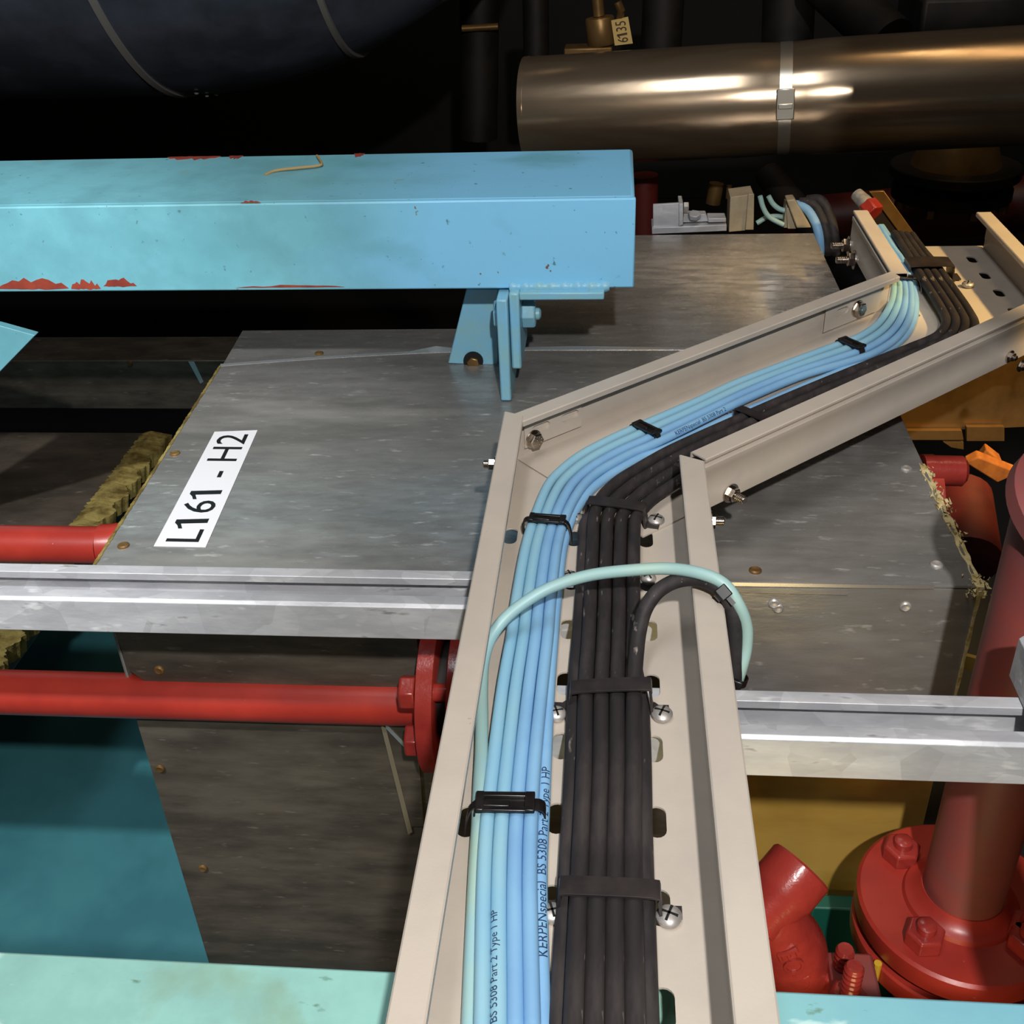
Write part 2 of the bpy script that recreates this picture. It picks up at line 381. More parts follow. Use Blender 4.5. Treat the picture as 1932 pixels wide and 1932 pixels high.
def flange(o, d, inw, l0, l1, name='side_flange', dz=0.0, lip=0.0185, cut0=0.0, cut1=0.0):
    """return-edge side of the tray: wall, pressed bead, inward lip with a short return"""
    o, d, inw = V(o), V(d).normalized(), V(inw).normalized()
    c = [(0, -0.0015), (0, 0.012), (0.0008, 0.014), (0.0008, 0.034), (0, 0.036), (0, 0.0415), (0.0028, 0.043), (0.0028, 0.0455), (0.0, 0.047), (0, 0.0492), (0.001, 0.050), (lip - 0.001, 0.050), (lip, 0.0492), (lip, 0.0445)]
    t = TH; pts = []
    nrm = []
    for i in range(len(c)):
        a = c[max(i - 1, 0)]; b = c[min(i + 1, len(c) - 1)]
        dx, dy = b[0] - a[0], b[1] - a[1]; L = math.hypot(dx, dy); nrm.append((dy / L, -dx / L))
    poly = c + [(p[0] + n[0] * t, p[1] + n[1] * t) for p, n in reversed(list(zip(c, nrm)))]
    rings = []
    for s, cut in ((l0, cut0), (l1, cut1)):
        rings.append([o + inw * a + d * (s + cut * a) + V((0, 0, z + dz)) for a, z in poly])
    return obj(name, MB().loft(rings), 'tray', TRAY)
Yd = V((0, 1, 0)); Xd = V((1, 0, 0))
flange((-0.0885, 0, 0), Yd, Xd, -0.03, 0.897, dz=0.0009, cut1=-0.45)
flange((0.0890, 0, 0), Yd, -Xd, -0.03, 0.806, lip=0.0205, dz=0.0009, cut1=0.55)
flange(ML, D2, N2, -0.288, 0.279, dz=0, lip=0.0185, cut0=0.4, cut1=-0.4)
flange(ML + N2 * WID, D2, -N2, -0.206, 0.372)
flange((0.336, 0, 0), Yd, Xd, 1.262, 1.507, dz=-0.0012, lip=0.0195)
flange((0.514, 0, 0), Yd, -Xd, 1.15, 1.492, dz=-0.0012, lip=0.0195)

# splice plates with slots and their bolts
def plate(o, e1, n, l, z0, z1, t=0.0018, slots=()):
    mb = MB(); e1, n = V(e1).normalized(), V(n).normalized(); Z = V((0, 0, 1))
    tf = lambda u, v, w: V(o) + Z * u + e1 * v + n * w
    if slots:
        prev = 0.0
        for i, s in enumerate(slots):
            nx = l if i == len(slots) - 1 else (s + slots[i + 1]) / 2
            slot_cell(mb, tf, z0, z1, prev, nx, (z0 + z1) / 2 + 0.001, s, 0.0085, 0.022, 0, t); prev = nx
    else:
        mb.box((0, 0, 0), (1, 1, 1)); mb.v = [V(o) + e1 * (p.x * l) + n * (p.y * t) + Z * (z0 + (z1 - z0) * p.z) for p in mb.v]
    return mb
def hexbolt(o, axis, r=0.0062, h=0.0062, parent=TRAY, mat='steelbolt', marks=True):
    mb = MB(); ax = V(axis).normalized(); o = V(o)
    mb.lathe([(0, r * 1.18), (0.0009, r * 1.18), (0.0014, r * 1.1)], o, ax, 24)
    mb.hexa(o + ax * 0.0013, ax, r, h, 0.3)
    if marks:
        a = ax.orthogonal().normalized(); b = ax.cross(a)
        mb.lathe([(0, r * 0.22), (0.0003, r * 0.2)], o + ax * (0.0013 + h), ax, 10)
        for k in range(9):
            q = o + ax * (0.0013 + h) + (a * math.cos(k * 0.7) + b * math.sin(k * 0.7)) * r * 0.58
            mb.lathe([(0, r * 0.09), (0.0004, r * 0.08)], q, ax, 6)
    return obj('bolt', mb, mat, parent)
def nutstud(o, axis, r=0.0062, h=0.0055, stud=0.012, rs=0.0036, parent=TRAY, mat='steelbolt'):
    ax = V(axis).normalized(); o = V(o)
    b = obj('bolt', MB().thread(o, ax, rs, h + stud, 9), mat, parent)
    obj('washer', MB().lathe([(0, r * 1.35), (0.0012, r * 1.35)], o, ax, 24), mat, b)
    obj('nut', MB().hexa(o + ax * 0.0012, ax, r, h, 0.2), mat, b)
    return b
wl = ML + N2 * 0.0024         # inner face of the left wall of the diagonal
a0 = pP(985, 800, wl, N2); a1 = pP(1093, 770, wl, N2)
l_ = (a1 - a0).dot(D2)
o0 = a0 - V((0, 0, a0.z))
sl = [(pP(1008, 822, wl, N2) - a0).dot(D2) + 0.006, (pP(1072, 797, wl, N2) - a0).dot(D2)]
obj('splice_plate', plate(o0, D2, N2, l_, 0.0125, 0.0415, 0.0032, sl), 'tray', TRAY)
hexbolt(pP(1006, 828, wl + N2 * 0.0032, N2), N2, 0.0078, 0.0062)
a0 = pP(1552, 600, wl, N2); a1 = pP(1656, 570, wl, N2)
o0 = a0 - V((0, 0, a0.z))
obj('splice_plate', plate(o0, D2, N2, (a1 - a0).dot(D2), 0.008, 0.041, 0.0032, [0.03]), 'tray', TRAY, bevel=0.0005)
hexbolt(pP(1617, 582, wl + N2 * 0.0032, N2), N2, 0.0085, 0.007)
wr = ML + N2 * (WID + 0.001)
nutstud(pP(1378, 930, wr, N2), N2, 0.0068, 0.006, 0.011, 0.0038)
nutstud(pX(1340, 983, 0.0905), Xd, 0.0062, 0.003, 0.008, 0.0036)
nutstud(pX(936, 876, -0.0895), -Xd, 0.0052, 0.0056, 0.0055, 0.0036)
for (x, y) in ((1602, 463), (1612, 490)):
    nutstud(pX(x, y, 0.3355), -Xd, 0.0095, 0.008, 0.016, 0.0052)
for (x, y) in ((1925, 690), (1905, 672)):
    nutstud(pP(x, y, wr, N2), N2, 0.005, 0.004, 0.004, 0.003)

# loose slotted screws set in the perforations
def screw_mesh(o, r=0.0072):
    o = V(o); mb = MB()
    mb.lathe([(-0.002, r * 0.9), (0.0, r), (0.0012, r), (0.0026, r * 0.86), (0.0036, r * 0.6), (0.0040, r * 0.25)], o, (0, 0, 1), 22)
    return mb
def screw(o, parent, r=0.0072, rot=0.4):
    s = obj('screw', screw_mesh(o, r), 'zinc', parent)
    mb = MB()
    for k in range(2):
        R = M.Rotation(rot + k * math.pi / 2, 3, 'Z')
        mb.box((-r * 0.7, -r * 0.1, 0.0030), (r * 0.7, r * 0.1, 0.00405), R, o)
    obj('recess', mb, 'blackbolt', s)
    return s
for (x, y) in ((1075, 1088), (1224, 1092), (1395, 782)):
    screw(pz(x, y, 0.0005) if y > 900 else pz(x, y, 0.003), TRAY, 0.006)

# ------------------------------------------------------------------ cables
def bundle_paths(st, n, z):
    """st: pixel stations (outer x, outer y, inner x, inner y); returns n centre lines"""
    res = []
    for k in range(n):
        f = (k + 0.5) / n; pts = []
        for s in st:
            zz = s[4] if len(s) > 4 else z
            a = pz(s[0], s[1], zz); b = pz(s[2], s[3], zz); pts.append(a + (b - a) * f)
        pts.insert(0, V((pts[0].x, -0.02, pts[0].z)))
        res.append(spline(pts, 7))
    return res
ZB = 0.0105; RB = 0.00435
SB = [(886, 2080, 1024, 2080), (893, 1932, 1020, 1932), (898, 1669, 1014, 1669), (906, 1540, 1016, 1540), (919, 1430, 1022, 1430), (936, 1297, 1035, 1297),
      (954, 1198, 1045, 1198), (963, 1132, 1050, 1132), (982, 1032, 1061, 1032), (1003, 966, 1078, 972), (1025, 913, 1104, 926), (1053, 882, 1132, 897),
      (1090, 854, 1165, 877), (1137, 829, 1202, 858), (1184, 807, 1250, 838), (1300, 758, 1353, 786), (1380, 721, 1428, 750), (1480, 683, 1520, 712), (1577, 646, 1618, 684),
      (1617, 631, 1660, 668), (1650, 608, 1700, 640), (1670, 580, 1722, 604), (1680, 553, 1725, 562), (1680, 526, 1718, 522), (1672, 500, 1706, 490), (1655, 470, 1688, 466), (1632, 430, 1664, 428)]
bl = bundle_paths(SB, 4, ZB)
names = ['blue instrument cable on the outer side of the bundle, nearest the left tray flange',
         'blue cable second from the outer left of the bundle, with small printed lettering',
         'blue cable third from the outer left of the top row of the bundle',
         'blue cable on the inner side of the top row, facing the black cables']
BC = []
for k, p in enumerate(bl):
    BC.append(tag(obj('instrument_cable', MB().tube(p, RB, 14), 'blue' if k in (2, 3) else 'blue_green', origin=(p[0].x, p[0].y, 0)), names[k], 'cable', 'blue instrument cables in the tray'))
s6 = [(1026, 2080), (1024, 1932), (1019, 1669), (1024, 1540), (1029, 1430), (1036, 1297), (1044, 1198), (1050, 1132), (1062, 1032), (1082, 972), (1110, 930), (1140, 904), (1172, 884), (1210, 864), (1258, 846),
      (1370, 792), (1440, 763), (1530, 724), (1628, 684), (1668, 664), (1706, 636), (1724, 604), (1727, 565), (1720, 524), (1708, 492), (1690, 466), (1664, 428)]
p6 = spline([V((pz(1026, 2080, 0.0048).x, -0.02, 0.0048))] + [pz(x, y, 0.0048) for x, y in s6], 7)
tag(obj('instrument_cable', MB().tube(p6, RB, 14), 'blue', origin=(p6[0].x, p6[0].y, 0)), 'blue cable with large dark print lying low at the inner edge of the bundle', 'cable', 'blue instrument cables in the tray')
s1 = [(883, 2080, .0052), (886, 1932, .0052), (896, 1669, .0052), (902, 1560, .006), (905, 1480, .008), (908, 1420, .009), (909, 1360, .010), (909, 1300, .011), (912, 1250, .015), (924, 1208, .022), (950, 1170, .031), (988, 1138, .040), (1040, 1108, .048),
      (1110, 1086, .056), (1190, 1076, .062), (1262, 1073, .066), (1322, 1082, .069), (1366, 1102, .066), (1393, 1140, .054), (1408, 1180, .037), (1408, 1220, .020), (1400, 1256, .006), (1388, 1292, -.010), (1372, 1330, -.03)]
p1 = spline([V((pz(883, 2080, .0052).x, -0.02, .0052))] + [pz(x, y, z) for x, y, z in s1], 7)
tag(obj('instrument_cable', MB().tube(p1, RB, 16), 'mint', origin=(p1[0].x, p1[0].y, 0)), 'pale mint cable looping over the tray and out across the right flange', 'cable', 'cables leaving the tray')
ZK = 0.0135; RK = 0.0052
SK = [(1056, 2080, 1222, 2080), (1062, 1932, 1218, 1932), (1079, 1600, 1210, 1600), (1087, 1430, 1210, 1430), (1090, 1297, 1209, 1297), (1097, 1198, 1209, 1198), (1101, 1110, 1209, 1110), (1105, 1032, 1209, 1032),
      (1107, 985, 1211, 985), (1112, 958, 1216, 976), (1124, 932, 1228, 962), (1153, 904, 1246, 944), (1193, 879, 1275, 924), (1246, 849, 1320, 896), (1300, 824, 1370, 866), (1364, 796, 1430, 836), (1490, 741, 1550, 782),
      (1640, 680, 1695, 716), (1710, 652, 1775, 684), (1758, 632, 1830, 652), (1776, 608, 1848, 618), (1766, 580, 1836, 588), (1738, 534, 1802, 540), (1718, 500, 1774, 503), (1700, 470, 1748, 474), (1682, 440, 1726, 444)]
kb = bundle_paths(SK, 4, ZK)
front4 = [p for p in kb[3] if p.y < pz(1200, 1400, ZK).y]
back4 = [p for p in kb[3] if p.y > pz(1200, 1240, ZK).y]
kb[3] = spline([V((pz(1229, 2080, .0055).x, -0.02, .0055))] + [pz(x, y, 0.0055) for x, y in ((1229, 2080), (1225, 1932), (1216, 1600), (1214, 1430), (1211, 1330))], 7) + back4
kn = ['black power cable nearest the blue bundle in the black row', 'black cable second from the blue bundle in the black row',
      'black cable third from the blue bundle in the black row', 'black cable on the right side of the black row, by the slots']
for k, p in enumerate(kb):
    tag(obj('power_cable', MB().tube(p, RK, 14), 'black', origin=(p[0].x, p[0].y, 0)), kn[k], 'cable', 'black power cables in the tray')
s0 = [(1050, 2080), (1054, 1932), (1072, 1600), (1080, 1430), (1084, 1297), (1092, 1198), (1098, 1110), (1102, 1032), (1106, 985)]
p0 = spline([V((pz(1050, 2080, .0055).x, -0.02, .0055))] + [pz(x, y, 0.0055) for x, y in s0] + [pz(1140, 945, 0.0055), pz(1210, 900, .0055), pz(1300, 858, .0055)], 7)
tag(obj('power_cable', MB().tube(p0, RK, 14), 'black', origin=(p0[0].x, p0[0].y, 0)), 'black cable lying low under the left edge of the black row', 'cable', 'black power cables in the tray')
sl5 = [(1196, 1420, .0135), (1195, 1350, .0138), (1197, 1290, .015), (1200, 1240, .020), (1206, 1190, .029), (1218, 1148, .041), (1242, 1115, .051), (1276, 1096, .058), (1312, 1092, .0615), (1345, 1102, .062), (1369, 1122, .058), (1382, 1152, .048), (1386, 1195, .032), (1385, 1240, .014), (1386, 1285, -.006), (1372, 1325, -.03)]
pk = front4 + spline([pz(x, y, z) for x, y, z in sl5[1:]], 7)
tag(obj('power_cable', MB().tube(pk, RK * 1.03, 16), 'black', origin=(pk[0].x, pk[0].y, 0)), 'smooth black cable arching out of the black row over the right flange', 'cable', 'cables leaving the tray')

def cable_text(parent, path, r, s, size, start_y, phi, squash=1.0):
    """print wrapped round the sheath, reading away from the camera"""
    vs, fs = text_mesh(s, size, fine=0.0007)
    acc = [0.0]
    for i in range(1, len(path)): acc.append(acc[-1] + (path[i] - path[i - 1]).length)
    i0 = min(range(len(path)), key=lambda i: abs(path[i].y - start_y)); base = acc[i0]
    out = []
    for p in vs:
        d = base + p.x; i = 0
        while i < len(acc) - 2 and acc[i + 1] < d: i += 1
        t = (d - acc[i]) / max(1e-9, acc[i + 1] - acc[i]); q = path[i] + (path[i + 1] - path[i]) * t
        tan = (path[i + 1] - path[i]).normalized(); side = tan.cross(V((0, 0, 1))).normalized(); up = side.cross(tan)
        th = phi + p.y / r
        out.append(q + side * (-math.sin(th) * (r + 0.00018)) + up * (math.cos(th) * (r + 0.00018)))
    obj('printed_text', MB().add(out, fs), 'ink', parent, smooth=0)
b6 = [o for o in COL.objects if o.get('label', '').startswith('blue cable with large')][0]
y_a = pz(1018, 1830, 0.006).y
cable_text(b6, p6, RB, 'KERPENspecial  BS 5308 Part 2 Type 1 HP', 0.0078, y_a, -0.30)
cable_text(BC[1], bl[1], RB, 'special  BS 5308 Part 2 Type 1 HP', 0.0062, pz(935, 1990, 0.01).y, 0.55)
cable_text(BC[3], bl[3], RB, 'KERPENspecial  BS 5308 Part 2', 0.0058, 0.93, -0.9)

# ------------------------------------------------------------------ ties on the blue bundle
def frame_at(x, y, z, path):
    c = pz(x, y, z); i = min(range(1, len(path) - 1), key=lambda k: (path[k] - c).length)
    t = (path[i + 1] - path[i - 1]); t.z = 0; t.normalize()
    return c, t, t.cross(V((0, 0, 1))).normalized()
def rr_outline(hw, z0, z1, r, n=4):
    pts = []
    for cx, cz, a0 in ((hw - r, z1 - r, 0), (-hw + r, z1 - r, 90), (-hw + r, z0 + r, 180), (hw - r, z0 + r, 270)):
        for k in range(n + 1):
            a = math.radians(a0 + 90 * k / n); pts.append((cx + r * math.cos(a), cz + r * math.sin(a)))
    return pts
def tie(x, y, path, hw, label, wid=0.0065, head=True, side=1, tail=True, z0=0.0002, z1=0.0156, skew=0.0):
    c, t, s = frame_at(x, y, 0.0105, path)
    if skew:
        R = M.Rotation(skew, 3, 'Z'); t = R @ t; s = R @ s
    c = V((c.x, c.y, 0)); Z = V((0, 0, 1))
    T = thing('cable_tie', c, label, 'cable tie', 'black ties round the blue bundle')
    a, b = rr_outline(hw, z0, z1, 0.0042), rr_outline(hw + 0.0011, z0 - 0.0, z1 + 0.0011, 0.0052)
    rings = []
    for (pl, e) in ((a, -1), (b, -1), (b, 1), (a, 1), (a, -1)):
        rings.append([c + s * u + Z * v + t * (e * wid / 2) for u, v in pl])
    obj('band', MB().loft(rings, caps=False), 'nylon', T)
    if head:
        o = c + s * (side * hw * 0.12) + Z * (z1 + 0.0010)
        mb = MB(); R = M((s, t, Z)).transposed()
        L, Wd, H = hw * 0.86, wid * 0.86, 0.0026
        mb.box((-L, -Wd, 0), (L, -Wd * 0.55, H), R, o); mb.box((-L, Wd * 0.5, 0), (L, Wd, H), R, o)
        mb.box((-L, -Wd, 0), (-L * 0.72, Wd, H * 1.15), R, o); mb.box((L * 0.66, -Wd, 0), (L, Wd, H * 1.15), R, o)
        mb.box((-L * 0.9, -Wd * 0.5, H * 0.2), (L * 0.15, Wd * 0.1, H * 0.9), R, o)
        obj('buckle', mb, 'nylon', T, bevel=0.0006)
    if tail:
        pts = [c + s * (side * (hw - 0.001)) + Z * (z1 + 0.0014), c + s * (side * (hw + 0.0025)) + Z * (z1 - 0.001) - t * 0.002, c + s * (side * (hw + 0.005)) + Z * (z1 * 0.6) - t * 0.006, c + s * (side * (hw + 0.006)) + Z * 0.003 - t * 0.010]
        pts = spline(pts, 5); mb = MB()
        rings = []
        for p in pts:
            q = t * (wid * 0.36); n_ = s * 0.0005
            rings.append([p - q - n_, p + q - n_, p + q + n_, p - q + n_])
        obj('tail', mb.loft(rings), 'nylon', T)
    return T
tie(962, 1530, bl[1], 0.0205, 'black buckle tie round the blue cables in the foreground', 0.0088, side=-1)
tie(1028, 992, bl[1], 0.0180, 'black tie round the blue cables just before the bend', 0.0068, side=1)
tie(1217, 818, bl[1], 0.0175, 'black tie round the blue cables just after the first bend', 0.0068, side=1)
tie(1603, 657, bl[1], 0.0178, 'black tie round the blue cables before the far corner', 0.0072, side=1)
tie(1700, 533, bl[1], 0.0182, 'black tie at the far corner where the blue cables turn away', 0.0075, side=1, head=True, tail=True)

# tie that holds the two looped cables, and the one where they leave the flange
def knot(px, py, z, path, r, label, ext):
    c = pz(px, py, z); i = min(range(1, len(path) - 1), key=lambda k: (path[k] - c).length); q = path[i]
    t = (path[i + 1] - path[i - 1]).normalized()
    T = thing('zip_tie', q - V((0, 0, r)), label, 'zip tie')
    a = t.orthogonal().normalized(); b = t.cross(a)
    mb = MB(); rings = []
    for (rr, e) in ((r, -1), (r + 0.001, -1), (r + 0.001, 1), (r, 1), (r, -1)):
        rings.append([q + a * (rr * math.cos(k * math.pi / 10)) + b * (rr * math.sin(k * math.pi / 10)) + t * (e * 0.0028) for k in range(20)])
    obj('band', mb.loft(rings, caps=False), 'nylon', T)
    v = (CP - q).normalized(); v = (v - t * v.dot(t)).normalized(); s2 = t.cross(v)
    R = M((s2, t, v)).transposed(); o = q + v * (r + 0.0006)
    obj('tie_head', MB().box((-0.0042, -0.0046, 0), (0.0042, 0.0046, 0.0036), R, o), 'nylon', T, bevel=0.0007)
    obj('tail', MB().box((-0.0016, 0.0046, 0.0010), (0.0016, 0.0046 + ext, 0.0022), R, o), 'nylon', T)
knot(1370, 1118, 0.058, pk, RK * 1.15, 'small black zip tie on the arch of the looping black cable', 0.006)
knot(1392, 1290, -0.006, p1, RB * 1.4, 'small black zip tie where the looped cables drop behind the right flange', 0.004)

# ------------------------------------------------------------------ saddle straps over the black row
def strap(x, y, path, hw, label, sl, sr, wid=0.0125, ztop=0.0195, skew=0.0, lift=0.0):
    c, t, s = frame_at(x, y, 0.0135, path)
    if skew: R = M.Rotation(skew, 3, 'Z'); t = R @ t; s = R @ s
    c = V((c.x, c.y, 0)); Z = V((0, 0, 1))
    T = thing('saddle_strap', c, label, 'saddle strap', 'coated saddle straps on the black cables')
    f = 0.0135
    prof = [(-hw - f, 0.0012), (-hw - 0.004, 0.0012), (-hw - 0.0015, 0.003), (-hw - 0.0005, 0.009), (-hw + 0.0005, ztop - 0.003), (-hw + 0.004, ztop), (hw - 0.004, ztop + lift), (hw - 0.0005, ztop - 0.003 + lift), (hw + 0.0005, 0.009), (hw + 0.0015, 0.003), (hw + 0.004, 0.0012), (hw + f, 0.0012)]
    p3 = spline([V((a, 0, b)) for a, b in prof], 3)
    rings = []
    for i, p in enumerate(p3):
        d = (p3[min(i + 1, len(p3) - 1)] - p3[max(i - 1, 0)]).normalized(); n = V((-d.z, 0, d.x))
        w2 = wid / 2 * (0.62 if abs(p.x) > hw + 0.004 else 1)
        q = [(p, -w2), (p, w2), (p + n * 0.0017, w2), (p + n * 0.0017, -w2)]
        rings.append([c + s * a.x + Z * a.z + t * e for a, e in q])
    obj('band', MB().loft(rings), 'rubber', T, smooth=50, bevel=0.0003)
    for k, (qx, qy) in enumerate((sl, sr)):
        o = pz(qx, qy, 0.0038); screw(V((o.x, o.y, 0.003)), T, 0.0072 if k else 0.0066, 0.3 + k * 0.9)
strap(1150, 1690, kb[1], 0.0262, 'black saddle strap over the black cables nearest the camera', (1042, 1722), (1262, 1728))
strap(1152, 1312, kb[1], 0.0258, 'black saddle strap over the black cables below the looping cable', (1050, 1346), (1249, 1346), lift=0.004)
strap(1162, 962, kb[1], 0.0240, 'black saddle strap over the black cables at the first bend', (1085, 976), (1238, 980))
strap(1425, 795, kb[1], 0.0225, 'thin black saddle strap on the diagonal run of black cables', (1385, 782), (1470, 830), wid=0.010)
c_, t_, s_ = frame_at(1750, 505, .0135, kb[1])
strap(1752, 506, kb[1], 0.026, 'wide dark saddle strap on the black cables at the far corner', (1690, 520), (1826, 536), wid=0.034, ztop=0.021)

# ------------------------------------------------------------------ support channels
def channel(name, x0, x1, y0, y1, ztop, h, label, cat='support channel', along='x'):
    """slotted strut channel, open side up, with inturned lips"""
    w_ = y1 - y0; lip = w_ * 0.27; t = 0.0025
    c = [(lip, h - 0.007), (lip, h - 0.0004), (lip * 0.85, h), (0.0025, h), (0, h - 0.0025), (0, 0.001), (0.001, 0), (w_ - 0.001, 0), (w_, 0.001), (w_, h - 0.0025), (w_ - 0.0025, h), (w_ - lip * 0.85, h), (w_ - lip, h - 0.0004), (w_ - lip, h - 0.007)]
    inn = [(lip - t, h - 0.007), (lip - t, h - t), (t, h - t), (t, t), (w_ - t, t), (w_ - t, h - t), (w_ - lip + t, h - t), (w_ - lip + t, h - 0.007)]
    poly = c + inn[::-1]
    z0 = ztop - h
    if along == 'x':
        rings = [[V((x, y0 + a, z0 + b)) for a, b in poly] for x in (x0, x1)]
    else:
        rings = [[V((y0 + a, x, z0 + b)) for a, b in poly] for x in (x0, x1)]
    return tag(obj(name, MB().loft(rings), 'galv', bevel=0.0004), label, cat, 'galvanised channels under the tray')
channel('strut_channel', -1.2, 0.085, 0.668, 0.718, -0.0022, 0.034, 'galvanised strut channel running left from under the tray')
channel('strut_channel', -0.06, 0.55, 0.534, 0.582, -0.0022, 0.036, 'galvanised strut channel running right, in front of the red pipe')
channel('strut_channel', 0.12, 0.60, 0.286, 0.336, 0.0345, 0.036, 'galvanised channel end crossing at the right edge of the picture', along='y')

# ------------------------------------------------------------------ lower beam
LB = thing('steel_beam', (0, 0.27, -0.16), 'mint green painted beam across the foreground under the tray', 'beam')
obj('web', MB().box((-1.4, 0.14, -0.052), (1.4, 0.376, -0.040)), 'teal_low', LB, bevel=0.002)
obj('flange', MB().box((-1.4, 0.14, -0.16), (1.4, 0.152, -0.0525)), 'teal_low', LB)
obj('flange', MB().box((-1.4, 0.366, -0.16), (1.4, 0.376, -0.0525)), 'teal_low', LB)

# ------------------------------------------------------------------ upper beam with hanging bracket
YB = 1.17; zT = pY(600, 379, YB).z; zBt = pY(600, 543, YB).z; xE = pY(1198, 450, YB).x; yF = pz(600, 290, zT).y
UB = thing('steel_beam', (-0.7, YB + 0.1, zBt), 'sky blue and teal painted box beam ending above the metal box', 'beam')
obj('body', MB().box((-2.2, YB + 0.002, zBt), (xE - 0.001, yF, zT - 0.0008)), 'teal_up', UB, bevel=0.004)
obj('face_plate', MB().box((-2.2, YB - 0.006, zBt - 0.0005), (xE, YB + 0.0015, zT)), 'teal_up', UB, bevel=0.002)
mb = MB()
xs = [pY(x, 535, YB).x for x in (962, 1150)]
n = 26; rings = []
for k in range(n):
    x = xs[0] + (xs[1] - xs[0]) * k / (n - 1); r = 0.0055 + 0.0016 * math.sin(k * 1.9) + 0.001 * random.random()
    rings.append([V((x, YB - 0.004 + r * math.cos(a * math.pi / 5), zBt + 0.001 + r * math.sin(a * math.pi / 5))) for a in range(10)])
obj('weld_bead', mb.loft(rings), 'teal', UB, smooth=60)
# paint chips on the lower edge, upper edge and seam
def chip(x0, x1, zc, y, hgt, seedk, plane='y'):
    rnd = random.Random(seedk); up = []; dn = []; n = 12
    for k in range(n + 1):
        t = k / n; e = math.sin(math.pi * t) ** 0.5
        up.append((x0 + (x1 - x0) * t, hgt * e * (0.35 + 0.65 * rnd.random()))); dn.append((x0 + (x1 - x0) * t, -hgt * 0.12 * e * rnd.random()))
    pl = up + dn[::-1]
    if plane == 'y': pts = [V((a, y, zc + b)) for a, b in pl]; ext = (0, 0.0006, 0)
    else: pts = [V((a, y - b, zc)) for a, b in pl]; ext = (0, 0, -0.0006)
    return MB().prism(pts, ext)
cm = MB()
for i, (xa, xb, ya, yb) in enumerate(((-6, 130, 545, 522), (134, 190, 545, 524), (195, 258, 540, 522), (445, 650, 543, 538))):
    a = pY(xa, ya, YB - 0.0064); b = pY(xb, ya, YB - 0.0064)
    q = chip(a.x, b.x, a.z, YB - 0.0064, (ya - yb) * 0.00062, i); cm.add(q.v, q.f)
a = pY(453, 383, YB - 0.0064); b = pY(492, 383, YB - 0.0064); q = chip(a.x, b.x, a.z, YB - 0.0064, 0.003, 9); cm.add(q.v, q.f)
for i, (xa, xb, ya, yb) in enumerate(((320, 418, 293, 306), (436, 462, 291, 297), (670, 690, 287, 291))):
    a = pz(xa, ya, zT); b = pz(xb, ya, zT); q = chip(a.x, b.x, zT - 0.0002, min(a.y, yF - .002), 0.018, 20 + i, 'z'); cm.add(q.v, q.f)
obj('paint_chip', cm, 'primer', UB, smooth=0)
# thin dried paint strand on the top face
p = spline([pz(500, 330, zT - .0002), pz(520, 322, zT + 0.001), pz(560, 317, zT + .002), pz(598, 313, zT + .002), pz(607, 308, zT + .002), pz(598, 294, zT + 0.001)], 5)
tag(obj('wire_strand', MB().tube(p, 0.0017, 8), mk('dry_straw', (176, 148, 100), rough=0.8)), 'dry straw coloured strand lying on the blue beam', 'strand')

HB = thing('hanger_bracket', (-0.115, 1.2, -0.06), 'blue painted bolted bracket between the upper beam and the metal box', 'bracket')
# web plate on edge (stands on the box) and the angle welded under the beam
zb = -0.059
xa, xb = pY(938, 560, 1.145).x, pY(965, 560, 1.145).x
y0b = pz(955, 757, zb).y
obj('web_plate', MB().prism([(xa - .001, y0b, zb), (xa - .001, y0b + 0.10, zb), (xa - .001, y0b + 0.10, zBt - 0.004), (xa - .001, y0b, zBt - 0.004)], (0.0125, 0, 0)), 'teal', HB, bevel=0.002)
xc = xa + 0.0125
zl = pY(985, 697, 1.15).z
obj('angle_leg', MB().prism([(xc, YB - 0.02, zl), (xc, YB + 0.075, zl), (xc, YB + 0.075, zBt - 0.0005), (xc, YB - 0.02, zBt - 0.0005)], (0.0115, 0, 0)), 'teal', HB, bevel=0.0025)
obj('angle_leg', MB().box((xc + 0.0118, YB - 0.02, zBt - 0.009), (pY(1140, 550, 1.15).x, YB + 0.075, zBt - 0.0004)), 'teal', HB, bevel=0.0015)
pl = [pY(x, y, 1.245) for x, y in ((845, 686), (940, 690), (940, 545), (880, 545))]
obj('face_plate', MB().prism(pl, (0, 0.010, 0)), 'teal', HB, bevel=0.0015)
q = pY(893, 683, 1.243)
obj('bolt_hole', MB().lathe([(0, 0.0125), (0.003, 0.0125)], (q.x, 1.2425, q.z + 0.001), (0, 1, 0), 24), 'blackbolt', HB)
obj('bolt', MB().hexa((q.x, 1.2435, q.z - 0.001), (0, -1, 0), 0.008, 0.005), 'dark_gold', HB)
q = pY(930, 592, 1.19)
obj('bolt_head', MB().hexa((xa - 0.001, 1.19, q.z), (-1, 0, 0), 0.017, 0.0085, 0.2), 'teal', HB, bevel=0.001)
obj('washer', MB().lathe([(0, 0.021), (0.003, 0.021)], (xa - 0.0036, 1.19, q.z), (1, 0, 0), 28), 'teal', HB)
b = obj('nut', MB().hexa((xc + 0.0115, 1.19, q.z), (1, 0, 0), 0.0165, 0.0155, 0.2), 'teal', HB, bevel=0.001)
obj('bolt_end', MB().lathe([(0, 0.0075), (0.004, 0.007), (0.006, 0.004)], (xc + 0.027, 1.19, q.z), (1, 0, 0), 14), 'teal', b)

